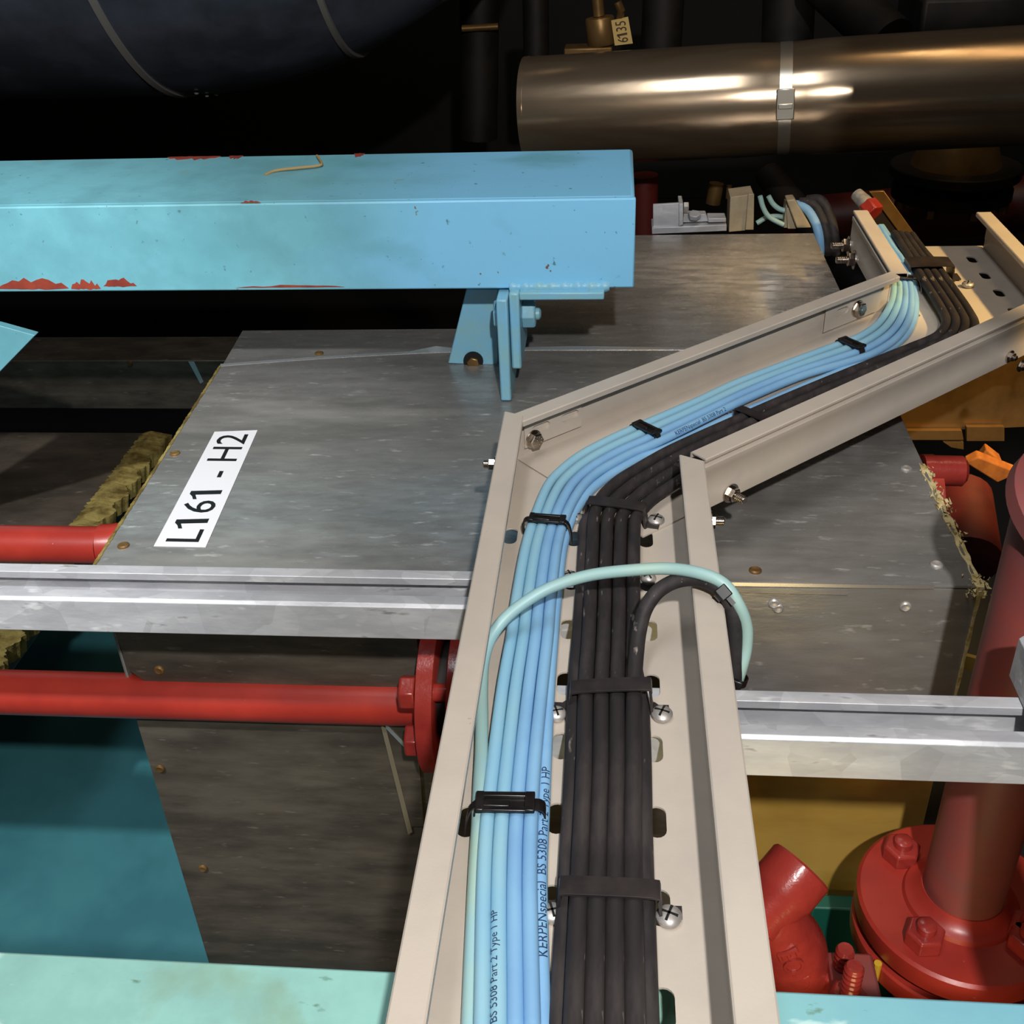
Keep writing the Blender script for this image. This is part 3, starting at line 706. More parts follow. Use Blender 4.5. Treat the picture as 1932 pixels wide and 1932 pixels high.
# ------------------------------------------------------------------ clad metal box
ZT = -0.06; YF = 0.787
BX = thing('clad_box', (-0.07, 1.2, -0.80), 'large insulation box clad in scuffed grey metal sheet under the tray', 'box')
obj('core', MB().prism([(-0.455, 0.83, -0.80), (0.318, 0.83, -0.80), (0.320, 1.74, -0.80), (-0.13, 1.74, -0.80), (-0.13, 1.35, -0.80), (-0.485, 1.35, -0.80)], (0, 0, 0.735)), 'dark', BX)
def sheet(name, poly, ext, mat='sheet', bev=0.0008): return obj(name, MB().prism(poly, ext), mat, BX, bevel=bev, segs=1)
# front top sheet with a curled rear edge
n = 24; rear = []
for k in range(n + 1):
    x = 0.331 - (0.331 + 0.489) * k / n
    yb = 1.289 if x > -0.10 else 1.289 - 0.049 * ((-0.10 - x) / 0.39) ** 1.6
    rear.append((x, yb, ZT - 0.003))
sheet('top_sheet', [(-0.469, YF, ZT - 0.003), (0.329, YF, ZT - 0.003)] + rear, (0, 0, 0.003))
sheet('rear_top_sheet', [(-0.4885, 1.225, ZT - 0.0065), (0.3305, 1.225, ZT - 0.0065), (0.332, 1.757, ZT - 0.0065), (-0.15, 1.757, ZT - 0.0065), (-0.15, 1.368, ZT - 0.0065), (-0.498, 1.364, ZT - 0.0065)], (0, 0, 0.003))
lipm = []
for k in range(n + 1):
    x, y, z = rear[k]; c = 0.0016 + 0.006 * max(0, 1 - abs(x + 0.215) / 0.035) + 0.0025 * max(0, 1 - abs(x + 0.03) / 0.12)
    lipm.append([V((x, y - 0.002, ZT - 0.0005)), V((x, y - 0.002, ZT + 0.0004)), V((x, y + 0.0022, ZT + c)), V((x, y + 0.0034, ZT + c - 0.0008))])
obj('curled_edge', MB().loft(lipm), 'edge', BX)
sheet('rear_face', [(-0.13, 1.7525, -0.80), (0.33, 1.7525, -0.80), (0.33, 1.7525, ZT - .007), (-0.13, 1.7525, ZT - .007)], (0, 0.003, 0))
sheet('rear_face', [(-0.495, 1.360, -0.80), (-0.152, 1.362, -0.80), (-0.152, 1.362, ZT - .007), (-0.495, 1.360, ZT - .007)], (0, 0.003, 0))
sheet('side_face', [(-0.468, YF + .004, -0.80), (-0.497, 1.359, -0.80), (-0.497, 1.359, ZT - 0.007), (-0.468, YF + .004, ZT - 0.0035)], (0.003, 0, 0))
sheet('side_face', [(0.3255, YF + .004, -0.80), (0.328, 1.751, -0.80), (0.328, 1.751, ZT - 0.007), (0.3255, YF + .004, ZT - 0.0035)], (0.003, 0, 0))
zP1 = pY(500, 1302, YF).z; zP2 = pY(500, 1352, YF).z; zG = pY(1600, 1385, YF).z
xr1 = pY(790, 1250, YF).x; xr2 = pY(770, 1400, YF).x
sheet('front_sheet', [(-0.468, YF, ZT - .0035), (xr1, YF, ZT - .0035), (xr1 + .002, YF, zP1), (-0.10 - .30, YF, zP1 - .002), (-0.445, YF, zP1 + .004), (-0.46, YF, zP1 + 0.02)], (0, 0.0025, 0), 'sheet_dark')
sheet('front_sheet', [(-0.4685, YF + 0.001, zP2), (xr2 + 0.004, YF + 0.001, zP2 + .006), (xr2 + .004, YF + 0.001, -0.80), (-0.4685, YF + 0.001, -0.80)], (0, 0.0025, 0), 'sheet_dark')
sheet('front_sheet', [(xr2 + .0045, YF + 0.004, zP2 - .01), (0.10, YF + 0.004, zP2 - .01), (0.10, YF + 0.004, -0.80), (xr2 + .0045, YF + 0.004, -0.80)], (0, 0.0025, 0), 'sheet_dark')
sheet('front_sheet', [(0.09, YF, ZT - .0035), (0.3285, YF, ZT - .0035), (0.3285, YF, zG), (0.09, YF, zG)], (0, 0.0025, 0), 'sheet')
sheet('front_sheet', [(0.1005, YF + .0015, zG - .0005), (0.3285, YF + .0015, zG - .0005), (0.3285, YF + .0015, -0.80), (0.1005, YF + .0015, -0.80)], (0, 0.0025, 0), 'sheet_gold_reflection')
# folded flap with pale edge tape at the lower left
fl = [pY(x, y, YF - 0.0012) for x, y in ((722, 1368), (784, 1368), (800, 1560), (770, 1560))]
sheet('folded_flap', fl, (0, 0.001, 0), 'sheet_dark')
obj('edge_tape', MB().prism([pY(x, y, YF - 0.002) for x, y in ((718, 1368), (726, 1366), (778, 1570), (770, 1575))], (0, 0.0007, 0)), mk('tape', (120, 112, 92), rough=0.5), BX)
obj('edge_tape', MB().prism([pY(x, y, YF - 0.002) for x, y in ((720, 1366), (730, 1368), (776, 1416), (770, 1418))], (0, 0.0007, 0)), 'edge', BX)
# bright trim along the front right edge
obj('edge_trim', MB().prism([(0.085, YF - 0.0015, ZT + 0.0006), (0.29, YF - 0.0015, ZT + 0.0006), (0.29, YF - 0.0015, ZT - 0.0028), (0.085, YF - 0.0015, ZT - 0.0034)], (0, 0.002, 0)), 'edge', BX)
obj('edge_trim', MB().prism([(0.10, YF - 0.0022, ZT - 0.004), (0.218, YF - 0.0022, ZT - 0.004), (0.218, YF - 0.0022, ZT - 0.0105), (0.10, YF - 0.0022, ZT - 0.0095)], (0, 0.002, 0)), 'sheet', BX)
# screws
for (x, y) in ((1710, 885), (1767, 1066), (1425, 1077), (233, 1030), (330, 856), (602, 667)):
    q = pz(x, y, ZT if y > 700 else ZT - 0.003)
    obj('screw', MB().lathe([(0, 0.0058), (0.0012, 0.0056), (0.0022, 0.004), (0.0016, 0.002)], q, (0, 0, 1), 18), 'dark_gold' if x != 1767 and x != 1710 else 'zinc', BX)
for (x, y) in ((1708, 1144), (1468, 1147), (1460, 1138), (302, 1450), (383, 1638), (300, 1264)):
    q = pY(x, y, YF)
    obj('screw', MB().lathe([(0, 0.0052), (0.0012, 0.005), (0.0022, 0.0036), (0.0014, 0.002)], q, (0, -1, 0), 18), 'zinc' if x > 800 else 'dark_gold', BX)
# torn insulation along the right edge
rnd = random.Random(3); mb = MB()
for k in range(420):
    t = k / 420; y = 0.787 + 0.21 * t ** 0.9; x = 0.3285 + rnd.uniform(-0.006, 0.009); z = ZT - rnd.uniform(-0.003, 0.012)
    if k < 110: y = 0.783 + rnd.uniform(0, 0.02); x += rnd.uniform(-0.010, 0.004)
    s = rnd.uniform(0.0008, 0.0030)
    ps = [V((x, y, z)) + V((rnd.uniform(-1, 1), rnd.uniform(-1.6, 1.6), rnd.uniform(-0.7, 0.9))) * s for _ in range(4)]
    mb.add(ps, ((0, 1, 2), (0, 2, 3), (0, 3, 1), (1, 3, 2)))
o = obj('torn_insulation', mb, 'wool', BX, smooth=0, kind='stuff')
mb = MB(); rings = []
for k in range(60):
    t = k / 59; y = 0.786 + 0.215 * t; wv = 0.0034 + 0.0008 * math.sin(k * 0.5) + 0.0004 * math.sin(k * 1.1)
    c = V((0.3285, y, ZT - 0.004)); rings.append([c + V((-wv, 0, 0.0042)), c + V((wv, 0, 0.0036 + 0.0006 * math.sin(k * 0.7))), c + V((wv * 0.9, 0, -0.008)), c + V((-wv * 0.3, 0, -0.008))])
obj('insulation_edge', mb.loft(rings), 'wool', BX)
# insulation down the vertical right-hand corner
rings = []
for k in range(40):
    z = ZT - 0.004 - 0.16 * k / 39; wv = 0.0016 + 0.0004 * math.sin(k * 0.6)
    c = V((0.3285, YF - .001, z)); rings.append([c + V((-wv * .6, -.0016, 0)), c + V((wv, -.001, 0)), c + V((wv, .004, 0)), c + V((-wv * .6, .004, 0))])
obj('insulation_edge', MB().loft(rings), 'wool', BX)
# thin ragged edge at the left
rings = []
for k in range(120):
    t = k / 119; y = 0.79 + 0.45 * t; wv = 0.0012 + 0.0012 * abs(math.sin(k * 1.3) * math.sin(k * 0.37))
    c = V((-0.469 - 0.02 * t, y, ZT - 0.0012)); rings.append([c + V((-wv, 0, 0.0014)), c + V((wv, 0, 0.0018)), c + V((wv, 0, -0.004)), c + V((-wv, 0, -0.004))])
obj('insulation_edge', MB().loft(rings), 'wool_d', BX)

# white identification label
LBp = [pz(x, y, ZT + 0.0003) for x, y in ((290, 1031), (388, 1033), (486, 812), (405, 815))]
LT = thing('identification_label', (LBp[0] + LBp[2]) / 2 - V((0, 0, 0.0)), 'white sticker reading L161 - H2 on the left of the metal box', 'label')
obj('backing', MB().prism(LBp, (0, 0, 0.0004)), 'label', LT)
ex = ((LBp[3] - LBp[0]) + (LBp[2] - LBp[1])).normalized(); ey = ex.cross(V((0, 0, -1)))
vs, fs = text_mesh('L161 - H2', 0.052)
mnx, mxx = min(p.x for p in vs), max(p.x for p in vs); mny, mxy = min(p.y for p in vs), max(p.y for p in vs)
Lw = (LBp[3] - LBp[0]).length; Lh = (LBp[1] - LBp[0]).dot(-ey) if (LBp[1] - LBp[0]).dot(-ey) > 0 else (LBp[1] - LBp[0]).dot(ey)
e_up = (LBp[0] - LBp[1]).normalized(); ctr = (LBp[0] + LBp[1] + LBp[2] + LBp[3]) / 4 + V((0, 0, 0.00055))
out = [ctr + ex * ((p.x - (mnx + mxx) / 2) / (mxx - mnx) * Lw * 0.94) + e_up * ((p.y - (mny + mxy) / 2) / (mxy - mny) * abs(Lh) * 0.66) for p in vs]
letters(out, fs, 'letter', 'ink_black', LT, ex, (e_up - ex * e_up.dot(ex)).normalized(), (1, 3), 1.0)

# ------------------------------------------------------------------ red pipes at the left
zp = pY(50, 1308, 0.79).z; xfl = pY(800, 1310, 0.785).x
RP = thing('red_pipe', (-0.6, 0.79, zp - 0.023), 'red painted pipe passing through the metal box below the strut channel', 'pipe')
obj('pipe', MB().tube([(-2.0, 0.79, zp), (-0.30, 0.79, zp + .001), (xfl + 0.05, 0.79, zp + 0.002)], 0.0228, 32), 'red', RP)
# loose flange, edge on, with its studs
zc = pY(820, 1330, 0.785).z + 0.012
x0f = pY(799, 1330, 0.765).x; x1f = x0f + 0.0165
obj('flange', MB().lathe([(0, 0.075), (0.0008, 0.0765), (x1f - x0f - 0.0008, 0.0765), (x1f - x0f, 0.075)], (x0f, 0.79, zc), (1, 0, 0), 56), 'red_cast', RP)
obj('flange', MB().lathe([(0, 0.075), (0.0008, 0.0765), (0.0142, 0.0765), (0.015, 0.075)], (x1f + 0.012, 0.79, zc), (1, 0, 0), 56), 'red_cast', RP)
obj('gasket', MB().lathe([(0, 0.05), (0.0118, 0.05)], (x1f + 0.0001, 0.79, zc), (1, 0, 0), 40), 'dark', RP)
for (ya, za) in ((0.742, pY(775, 1305, 0.742).z), (0.742, pY(790, 1398, 0.742).z + .002), (0.836, zc + 0.04)):
    b = obj('stud', MB().lathe([(0, 0.0085), (0.046, 0.0085), (0.050, 0.007)], (x1f + 0.02, ya, za), (-1, 0, 0), 18), 'red_cast', RP)
    obj('nut', MB().hexa((x0f - 0.0002, ya, za), (-1, 0, 0), 0.0165, 0.015, 0.3), 'red_cast', b, bevel=0.0015)
    obj('nut', MB().hexa((x1f + 0.0272, ya, za), (1, 0, 0), 0.0165, 0.015, 0.3), 'red_cast', b, bevel=0.0015)
# small angle under the left strut channel
zk = -0.0365
obj('mounting_lug', MB().box((x0f - 0.012, 0.70, zk - 0.008), (x0f + 0.035, 0.715, zk - .0003)), 'red', RP, bevel=0.001)
# upper pipe with elbow
yU = 0.97; zU = pY(60, 1027, yU).z; rU = (pY(60, 998, yU).z - pY(60, 1057, yU).z) / 2
xe = pY(255, 960, yU).x
pts = [(-2.0, yU, zU), (-1.2, yU, zU), (xe - 0.05, yU, zU)] + [V((xe - 0.05, yU + 0.062, zU)) + V((0.062 * math.sin(a), -0.062 * math.cos(a), 0)) for a in [math.pi / 2 * k / 8 for k in range(1, 9)]] + [(xe + 0.012, yU + 0.12, zU)]
R2 = thing('red_pipe', (-0.9, yU, zU - rU), 'dark red pipe with an elbow behind the left corner of the metal box', 'pipe')
obj('pipe', MB().tube(pts[:3], rU, 32), 'red', R2)
obj('elbow', MB().tube([V(p) for p in pts[2:]], rU * 1.12, 32), 'red', R2)

# ------------------------------------------------------------------ left background boxes and plate
zN = -0.36
pa = [pz(130, 1002, zN), pz(292, 818, zN)]
xN = (pa[0].x + pa[1].x) / 2; yN1 = pz(150, 815, zN).y
NB = thing('clad_box', (-1.2, 1.2, zN - 0.07), 'lower insulation box with torn yellow edge left of the labelled box', 'box')
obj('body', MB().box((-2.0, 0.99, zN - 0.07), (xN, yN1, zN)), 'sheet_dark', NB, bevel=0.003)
rings = []; rnd = random.Random(5)
for k in range(220):
    t = k / 219; y = 0.992 + (yN1 - 0.997) * t; a, b = rnd.uniform(0.014, 0.020), 0.026 + 0.006 * math.sin(k * .35) + rnd.uniform(0, 0.006)
    c = V((xN + 0.004, y, zN)); rings.append([c + V((-a, 0, 0.001)), c + V((0, 0, 0.003 + rnd.random() * 0.003)), c + V((b, 0, -0.002)), c + V((b * 0.8, 0, -0.03)), c + V((-a * .3, 0, -0.03))])
obj('torn_insulation', MB().loft(rings), 'wool_d', NB, smooth=60)
yD = yN1 + 0.30
za, zc2 = pY(200, 680, yD).z, pY(200, 772, yD).z
DB = thing('duct', (-1.2, yD, zc2), 'dim grey metal duct crossing behind the left of the labelled box', 'duct')
xd1 = pY(350, 700, yD).x
obj('body', MB().box((-2.4, yD, zc2), (-0.52, yD + 0.12, za)), 'sheet_dark', DB, bevel=0.003)
obj('seam_strip', MB().prism([pY(355, 682, yD - 0.001), pY(366, 682, yD - 0.001), pY(384, 720, yD - 0.001), pY(378, 724, yD - 0.001)], (0, 0.0008, 0)), 'edge', DB)
obj('screw', MB().lathe([(0, 0.006), (0.003, 0.005)], pY(245, 686, yD), (0, -1, 0), 14), 'dark_gold', DB)
tp = [pY(x, y, 1.22) for x, y in ((-250, 545), (66, 633), (-250, 958))]
tag(obj('gusset_plate', MB().prism(tp, (0, 0.012, 0)), 'teal_up', bevel=0.001), 'teal painted pointed plate at the left edge under the beam', 'plate')

# ------------------------------------------------------------------ red flanged pipe at the right
PX, PYv = 0.327, 0.668; rP = 0.0345
zF = pY(1830, 1698, PYv).z
zTop = pY(1890, 965, PYv).z
RF = thing('flanged_pipe', (PX, PYv, -0.80), 'red vertical pipe with a bolted flange joint at the lower right', 'pipe')
obj('pipe', MB().lathe([(0, rP), (zTop - zF + 0.02, rP)], (PX, PYv, zF - 0.01), (0, 0, 1), 48), 'red_dust', RF)
rF = 0.088
obj('flange', MB().lathe([(-0.024, rF), (-0.022, rF + 0.001), (-0.0025, rF + 0.001), (0, rF - 0.002), (0.0008, 0.050), (0.0045, 0.048), (0.006, 0.045), (0.0085, 0.0405), (0.016, rP + 0.001)], (PX, PYv, zF), (0, 0, 1), 72), 'red', RF)
obj('flange', MB().lathe([(-0.055, rF), (-0.053, rF + 0.001), (-0.036, rF + 0.001), (-0.034, rF - 0.001)], (PX, PYv, zF), (0, 0, 1), 72), 'red', RF)
obj('gasket', MB().lathe([(-0.0339, 0.055), (-0.0241, 0.055)], (PX, PYv, zF), (0, 0, 1), 40), 'dark', RF)
obj('lower_pipe', MB().lathe([(-0.80 - zF, rP), (-0.0552, rP)], (PX, PYv, zF), (0, 0, 1), 40), 'red_dust', RF)
q1 = pz(1702, 1600, zF + 0.012); q2 = pz(1746, 1760, zF + 0.012)
for q in (q1, q2, V((2 * PX - q1.x, 2 * PYv - q1.y, 0)), V((2 * PX - q2.x + .004, q2.y + 0.012, 0))):
    b = obj('bolt', MB().lathe([(-0.058, 0.0085), (0.016, 0.0085), (0.0225, 0.0082), (0.024, 0.006)], (q.x, q.y, zF), (0, 0, 1), 20), 'red_cast', RF)
    obj('nut', MB().hexa((q.x, q.y, zF + 0.0002), (0, 0, 1), 0.0172, 0.016, 0.35), 'red_cast', b, bevel=0.001)
    obj('thread', MB().thread((q.x, q.y, zF - 0.034), (0, 0, 1), 0.0092, 0.0098, 4), 'red_cast', b)
obj('upper_flange', MB().lathe([(-0.012, 0.052), (-0.006, 0.061), (0.006, 0.061), (0.012, 0.054)], (PX + 0.018, PYv, zTop), V((0.25, -0.45, 1)), 48), 'red_dust', RF)
obj('upper_neck', MB().lathe([(0, 0.04), (0.10, 0.04)], (PX + 0.022, PYv - .01, zTop + .008), V((0.25, -0.45, 1)), 36), 'red_dust', RF)

# red cast elbow with raised letters
yE = 0.60
EL = thing('pipe_elbow', (pY(1500, 1880, yE).x, yE, -0.80), 'glossy red cast pipe elbow with raised letters behind the tray flange', 'pipe fitting')
e0, e1, e2, e3 = pY(1512, 1640, yE - .012), pY(1463, 1694, yE), pY(1494, 1800, yE), pY(1520, 1900, yE)
ax = (V((0.66, 0, 0)) + V((0, 0.77, 0.64)) * 0.75).normalized()
body = spline([e1 + ax * 0.010, e1 - ax * 0.004 + V((-0.002, 0, -0.008)), e2 + V((-0.004, 0, 0.012)), e2 + V((0.004, 0, -0.022)), e3, e3 + V((0.0, 0, -0.2)), V((e3.x, yE, -0.80))], 6)
obj('body', MB().tube(body, [0.0225 + min(0.0085, 0.0007 * i) for i in range(len(body))], 28), 'red_cast', EL)
obj('socket', MB().lathe([(-0.03, 0.020), (0.0, 0.0255), (0.006, 0.0275), (0.030, 0.0275), (0.032, 0.026), (0.032, 0.018), (0.02, 0.018)], e1 + ax * 0.002, ax, 40), 'red_cast', EL)
vs, fs = text_mesh('EO-D', 0.024, fine=0.002, extrude=0.0012)
ib = min(range(len(body)), key=lambda i: abs(body[i].z - (e2.z + 0.022))); cl = body[ib]
dr = (body[ib + 4] - body[ib - 4]).normalized()
nr = (CP - cl).normalized(); nr = (nr - dr * nr.dot(dr)).normalized(); upv = nr.cross(dr)
th0 = 0.15; mx = max(p.x for p in vs); rb = 0.0225 + 0.0007 * ib
nr2 = nr * math.cos(th0) - upv * math.sin(th0); upv2 = upv * math.cos(th0) + nr * math.sin(th0)
out = [cl + dr * (p.x - mx / 2) + upv2 * (math.sin(p.y / rb) * (rb + p.z)) + nr2 * (math.cos(p.y / rb) * (rb + p.z)) for p in vs]
letters(out, fs, 'raised_letter', 'red_cast', EL, dr, upv2)
# stud plate beside the elbow
ST = thing('stud_plate', (pY(1620, 1880, 0.55).x, 0.55, -0.80), 'red plate with two threaded studs beside the red elbow', 'plate')
for (x, y, yy) in ((1592, 1808, 0.585), (1609, 1842, 0.55)):
    q = pY(x, y, yy)
    obj('stud', MB().thread(q - V((0, 0, 0.022)), (0, 0, 1), 0.0078, 0.034, 6, 18), 'red_cast', ST, smooth=50)
    obj('stud_nut', MB().hexa(q - V((0, 0, 0.040)), (0, 0, 1), 0.0155, 0.018, 0.2), 'red_cast', ST, bevel=0.001)
q = pY(1620, 1880, 0.55)
obj('plate', MB().box((q.x - 0.016, 0.52, -0.80), (q.x + 0.022, 0.60, q.z - 0.012)), 'red_dust', ST, bevel=0.003)
q = pY(1645, 1830, 0.62)
tag(obj('yellow_rod', MB().tube([V((q.x - 0.002, q.y, -0.80)), q + V((0.004, 0, 0.01))], 0.0035, 10), mk('yellow_paint', (214, 170, 50), rough=0.4)), 'thin yellow rod between the red elbow and the flange', 'rod')
tag(obj('green_plate', MB().box((q.x - 0.02, 0.762, -0.80), (q.x + 0.12, 0.78, q.z - 0.10)), 'green', bevel=0.002), 'dark green plate low between the studs and the flange', 'plate')

# ------------------------------------------------------------------ top right clad pipe
A = pY(998, 212, 2.12); B = pY(1932, 163, 2.02)
ax = (B - A).normalized()
dia = ((pY(1300, 82, 2.08) - pY(1300, 315, 2.08)).length)
rC = dia * 0.5 * 0.90
CPp = thing('clad_pipe', A - V((0, 0, rC)), 'large polished metal clad pipe at the upper right behind the beam', 'pipe')
Lp = (B - A).length
prof = []
n = 60
for k in range(n + 1):
    h = (Lp + 0.5) * k / n
    px_b = (pY(1480, 190, 2.075) - A).dot(ax)
    prof.append((h, rC * (1 - 0.035 * math.exp(-((h - px_b) / 0.045) ** 2))))
obj('cladding', MB().lathe(prof, A, ax, 96), 'chrome', CPp, smooth=60)
obj('end_rim', MB().lathe([(-0.003, rC * 0.99), (-0.003, rC * 1.008), (0.006, rC * 1.008), (0.006, rC * 0.99)], A, ax, 96), 'chrome', CPp)
hb = px_b
obj('banding_strap', MB().lathe([(hb - 0.0105, rC * 0.97), (hb - 0.0105, rC * 0.976), (hb + 0.0105, rC * 0.976), (hb + 0.0105, rC * 0.97)], A, ax, 96, caps=False), 'band', CPp)
cq = A + ax * hb
tocam = (CP - cq); tocam = (tocam - ax * tocam.dot(ax)).normalized(); tocam = (M.Rotation(0.12, 3, ax) @ tocam)
ty = ax.cross(tocam)
R = M((ax, ty, tocam)).transposed()
obj('band_buckle', MB().box((-0.015, -0.028, 0), (0.015, 0.022, 0.006), R, cq + tocam * rC * 0.976), 'band', CPp, bevel=0.0015)
obj('band_buckle', MB().box((-0.012, -0.004, 0.006), (0.012, 0.004, 0.009), R, cq + tocam * rC * 0.976), 'band', CPp, bevel=0.001)

# ------------------------------------------------------------------ dark vessel at the upper left
xr = -0.86
pb = pX(350, 180, xr)
RV = 0.52
# choose the axis so that the lower outline touches the view ray of the photograph's lower edge
d = ray(350, 183); nrm_ = V((0, d.z, -d.y)).normalized()
if nrm_.z < 0: nrm_ = -nrm_
cy = pb + nrm_ * RV
TK = thing('vessel', (xr - 0.5, cy.y, cy.z - RV), 'dark metal clad vessel with a rounded end at the upper left', 'vessel')
prof = [(-1.6, RV), (0.0, RV)]
for k in range(1, 19):
    a = math.pi / 2 * k / 18; prof.append((0.74 * math.sin(a), max(RV * math.cos(a), 0.002)))
obj('shell', MB().lathe(prof, (xr, cy.y, cy.z), (1, 0, 0), 120), 'tank', TK, smooth=50)
for (h, r, wd) in ((0.0, RV, 0.010), (0.36, RV * math.cos(math.asin(0.36 / 0.74)), 0.008), (0.54, RV * math.cos(math.asin(0.54 / 0.74)), 0.006)):
    rings_p = [(h - wd, r - 0.006), (h - wd * 0.6, r + 0.005), (h + wd * 0.6, r + 0.003), (h + wd, r - 0.014)]
    obj('seam_ring', MB().lathe(rings_p, (xr, cy.y, cy.z), (1, 0, 0), 120, caps=False), MT['seam'], TK)
for k in range(9):
    a = -1.9 + 0.11 * k
    o = V((xr + 0.05, cy.y + (RV + 0.001) * math.cos(a), cy.z + (RV + 0.001) * math.sin(a)))
    obj('rivet', MB().lathe([(0, 0.005), (0.003, 0.003)], o, (0, math.cos(a), math.sin(a)), 10), 'zinc', TK)

# ------------------------------------------------------------------ background: tag, brackets, pipes
yT = 2.42
TG = thing('number_tag', pY(1175, 85, yT), 'small yellowed number tag reading 6135 above the clad pipe', 'tag')
tq = [pY(x, y, yT) for x, y in ((1160, 86), (1153, 39), (1185, 32), (1194, 82))]
obj('plate', MB().prism(tq, (0, 0.006, 0)), 'tag', TG)
vs, fs = text_mesh('6135', 0.05)
mnx, mxx = min(p.x for p in vs), max(p.x for p in vs); mny, mxy = min(p.y for p in vs), max(p.y for p in vs)
ex = (tq[1] - tq[0]); ey = (tq[0] - tq[3]); c0 = (tq[0] + tq[1] + tq[2] + tq[3]) / 4 + V((0, -0.001, 0))
out = [c0 + ex * ((p.x - (mnx + mxx) / 2) / (mxx - mnx) * 0.84) + ey * ((p.y - (mny + mxy) / 2) / (mxy - mny) * 0.58) for p in vs]
letters(out, fs, 'figure', 'tagink', TG, ex.normalized(), (ey - ex.normalized() * ey.dot(ex.normalized())).normalized(), (1,), 0.8)
VC = thing('valve', pY(1140, 84, yT), 'brass collared valve body beside the number tag', 'valve')
obj('collar', MB().lathe([(0, 0.028), (0.003, 0.030), (0.05, 0.030), (0.053, 0.028)], pY(1136, 84, yT + .03), pY(1130, 20, yT + .03) - pY(1136, 84, yT + .03), 28), 'dark_gold', VC)
obj('stem', MB().lathe([(0, 0.012), (0.09, 0.012)], pY(1130, 30, yT + .04), pY(1130, 20, yT + .04) - pY(1136, 84, yT + .04), 18), 'dark_gold', VC)
obj('handle', MB().tube([pY(1165, 4, yT), pY(1172, 20, yT), pY(1170, 36, yT + .01)], 0.008, 10), 'dark_gold', VC)
obj('base', MB().box((-0.05, -0.03, -0.022), (0.05, 0.03, 0.0), None, pY(1110, 86, yT + .03)), 'dark_gold', VC, bevel=0.003)

def bgpipe(name, a, b, r, mat, label, cat='pipe', group=None):
    return tag(obj(name, MB().tube([a, (V(a) + V(b)) / 2, b], r, 24), mat), label, cat, group)
bgpipe('steel_pipe', pY(1255, -60, 2.9), pY(1245, 130, 2.9), 0.05, 'dark', 'dark upright pipe just right of the number tag')
bgpipe('steel_pipe', pY(1010, -60, 2.7), pY(1012, 130, 2.7), 0.03, 'dark', 'dark upright pipe left of the number tag')
bgpipe('steel_pipe', pY(1490, -40, 2.8), pY(1485, 90, 2.8), 0.06, 'dark', 'dark upright pipe behind the middle of the clad pipe')
bgpipe('steel_pipe', pY(1550, -40, 2.6), pY(1680, 80, 2.4), 0.05, 'dark', 'dark sloping pipe above the clad pipe')
bgpipe('steel_pipe', pY(905, -70, 2.96), pY(903, 260, 2.96), 0.05, 'dark', 'dark upright pipe in the gap between the vessel and the clad pipe')
bgpipe('brass_rod', pY(872, 54, 2.9), pY(940, 50, 2.9), 0.008, 'dark_gold', 'short brass rod added for a glint in the dark background', 'rod')  # rod shaped to stand in for a glint of light
tag(obj('machine_block', MB().box((-0.12, 0, -0.12), (0.14, 0.25, 0.05), None, pY(1840, 40, 2.75)), 'dark', bevel=0.01), 'dark machine block at the top right corner', 'machine')
# flanged valve bonnet hanging below the clad pipe
q = pY(1800, 330, 2.35)
VB = thing('valve_bonnet', q - V((0, 0, 0.06)), 'dark brass flanged bonnet under the right end of the clad pipe', 'valve')
obj('flange', MB().lathe([(0, 0.13), (0.022, 0.13)], q, (0, 0, 1), 48), 'dark', VB, bevel=0.003)
obj('flange', MB().lathe([(-0.045, 0.12), (-0.02, 0.12)], q, (0, 0, 1), 48), 'dark', VB, bevel=0.003)
obj('neck', MB().lathe([(0.022, 0.09), (0.08, 0.07)], q, (0, 0, 1), 40), 'dark_gold', VB)
for k in range(8):
    a = k * math.pi / 4 + 0.2
    obj('bolt', MB().hexa(q + V((0.108 * math.cos(a), 0.108 * math.sin(a), -0.062)), (0, 0, 1), 0.012, 0.017), 'dark_gold', VB)
# red pipe far right, low in the background
bgpipe('red_pipe', pY(1480, 425, 2.6), pY(2100, 370, 2.5), 0.062, 'red_shaded', 'dim red pipe across the right background behind the tray end')
bgpipe('red_pipe', pY(1215, 330, 2.35), pY(1215, 470, 2.35), 0.03, 'red_shaded', 'dim red upright pipe just right of the end of the blue beam')
bgpipe('brass_rod', pY(1352, 346, 2.4), pY(1345, 384, 2.4), 0.016, 'dark_gold', 'short upright brass spindle behind the grey bracket', 'rod')
bgpipe('brass_rod', pY(1376, 350, 2.4), pY(1374, 374, 2.4), 0.006, 'dark_gold', 'thin bright brass pin behind the grey bracket', 'rod')
bgpipe('steel_pipe', pY(1450, 330, 2.5), pY(1640, 560, 2.1), 0.03, 'dark', 'dark sloping pipe behind the angled channel')

# galvanised clamp bracket on the far edge of the box
yG = 1.80
GB = thing('clamp_bracket', pY(1300, 440, yG), 'grey galvanised clamp bracket standing at the far edge of the box', 'bracket')
def pq(name, pts, y, dpt, mat, parent, bev=0.001):
    return obj(name, MB().prism([pY(a, b, y) for a, b in pts], (0, dpt, 0)), mat, parent, bevel=bev)
pq('base', ((1230, 442), (1371, 436), (1371, 424), (1230, 430)), yG, 0.05, 'galv', GB)
pq('upright', ((1232, 430), (1281, 426), (1285, 383), (1232, 386)), yG + 0.006, 0.006, 'galv', GB)
pq('upright', ((1281, 428), (1289, 424), (1289, 384), (1281, 384)), yG, 0.045, 'galv', GB)
pq('clamp_plate', ((1288, 420), (1337, 418), (1332, 404), (1290, 404)), yG + 0.012, 0.02, 'galv', GB)
pq('clamp_plate', ((1336, 420), (1370, 419), (1370, 412), (1336, 412)), yG + 0.004, 0.03, 'galv', GB)
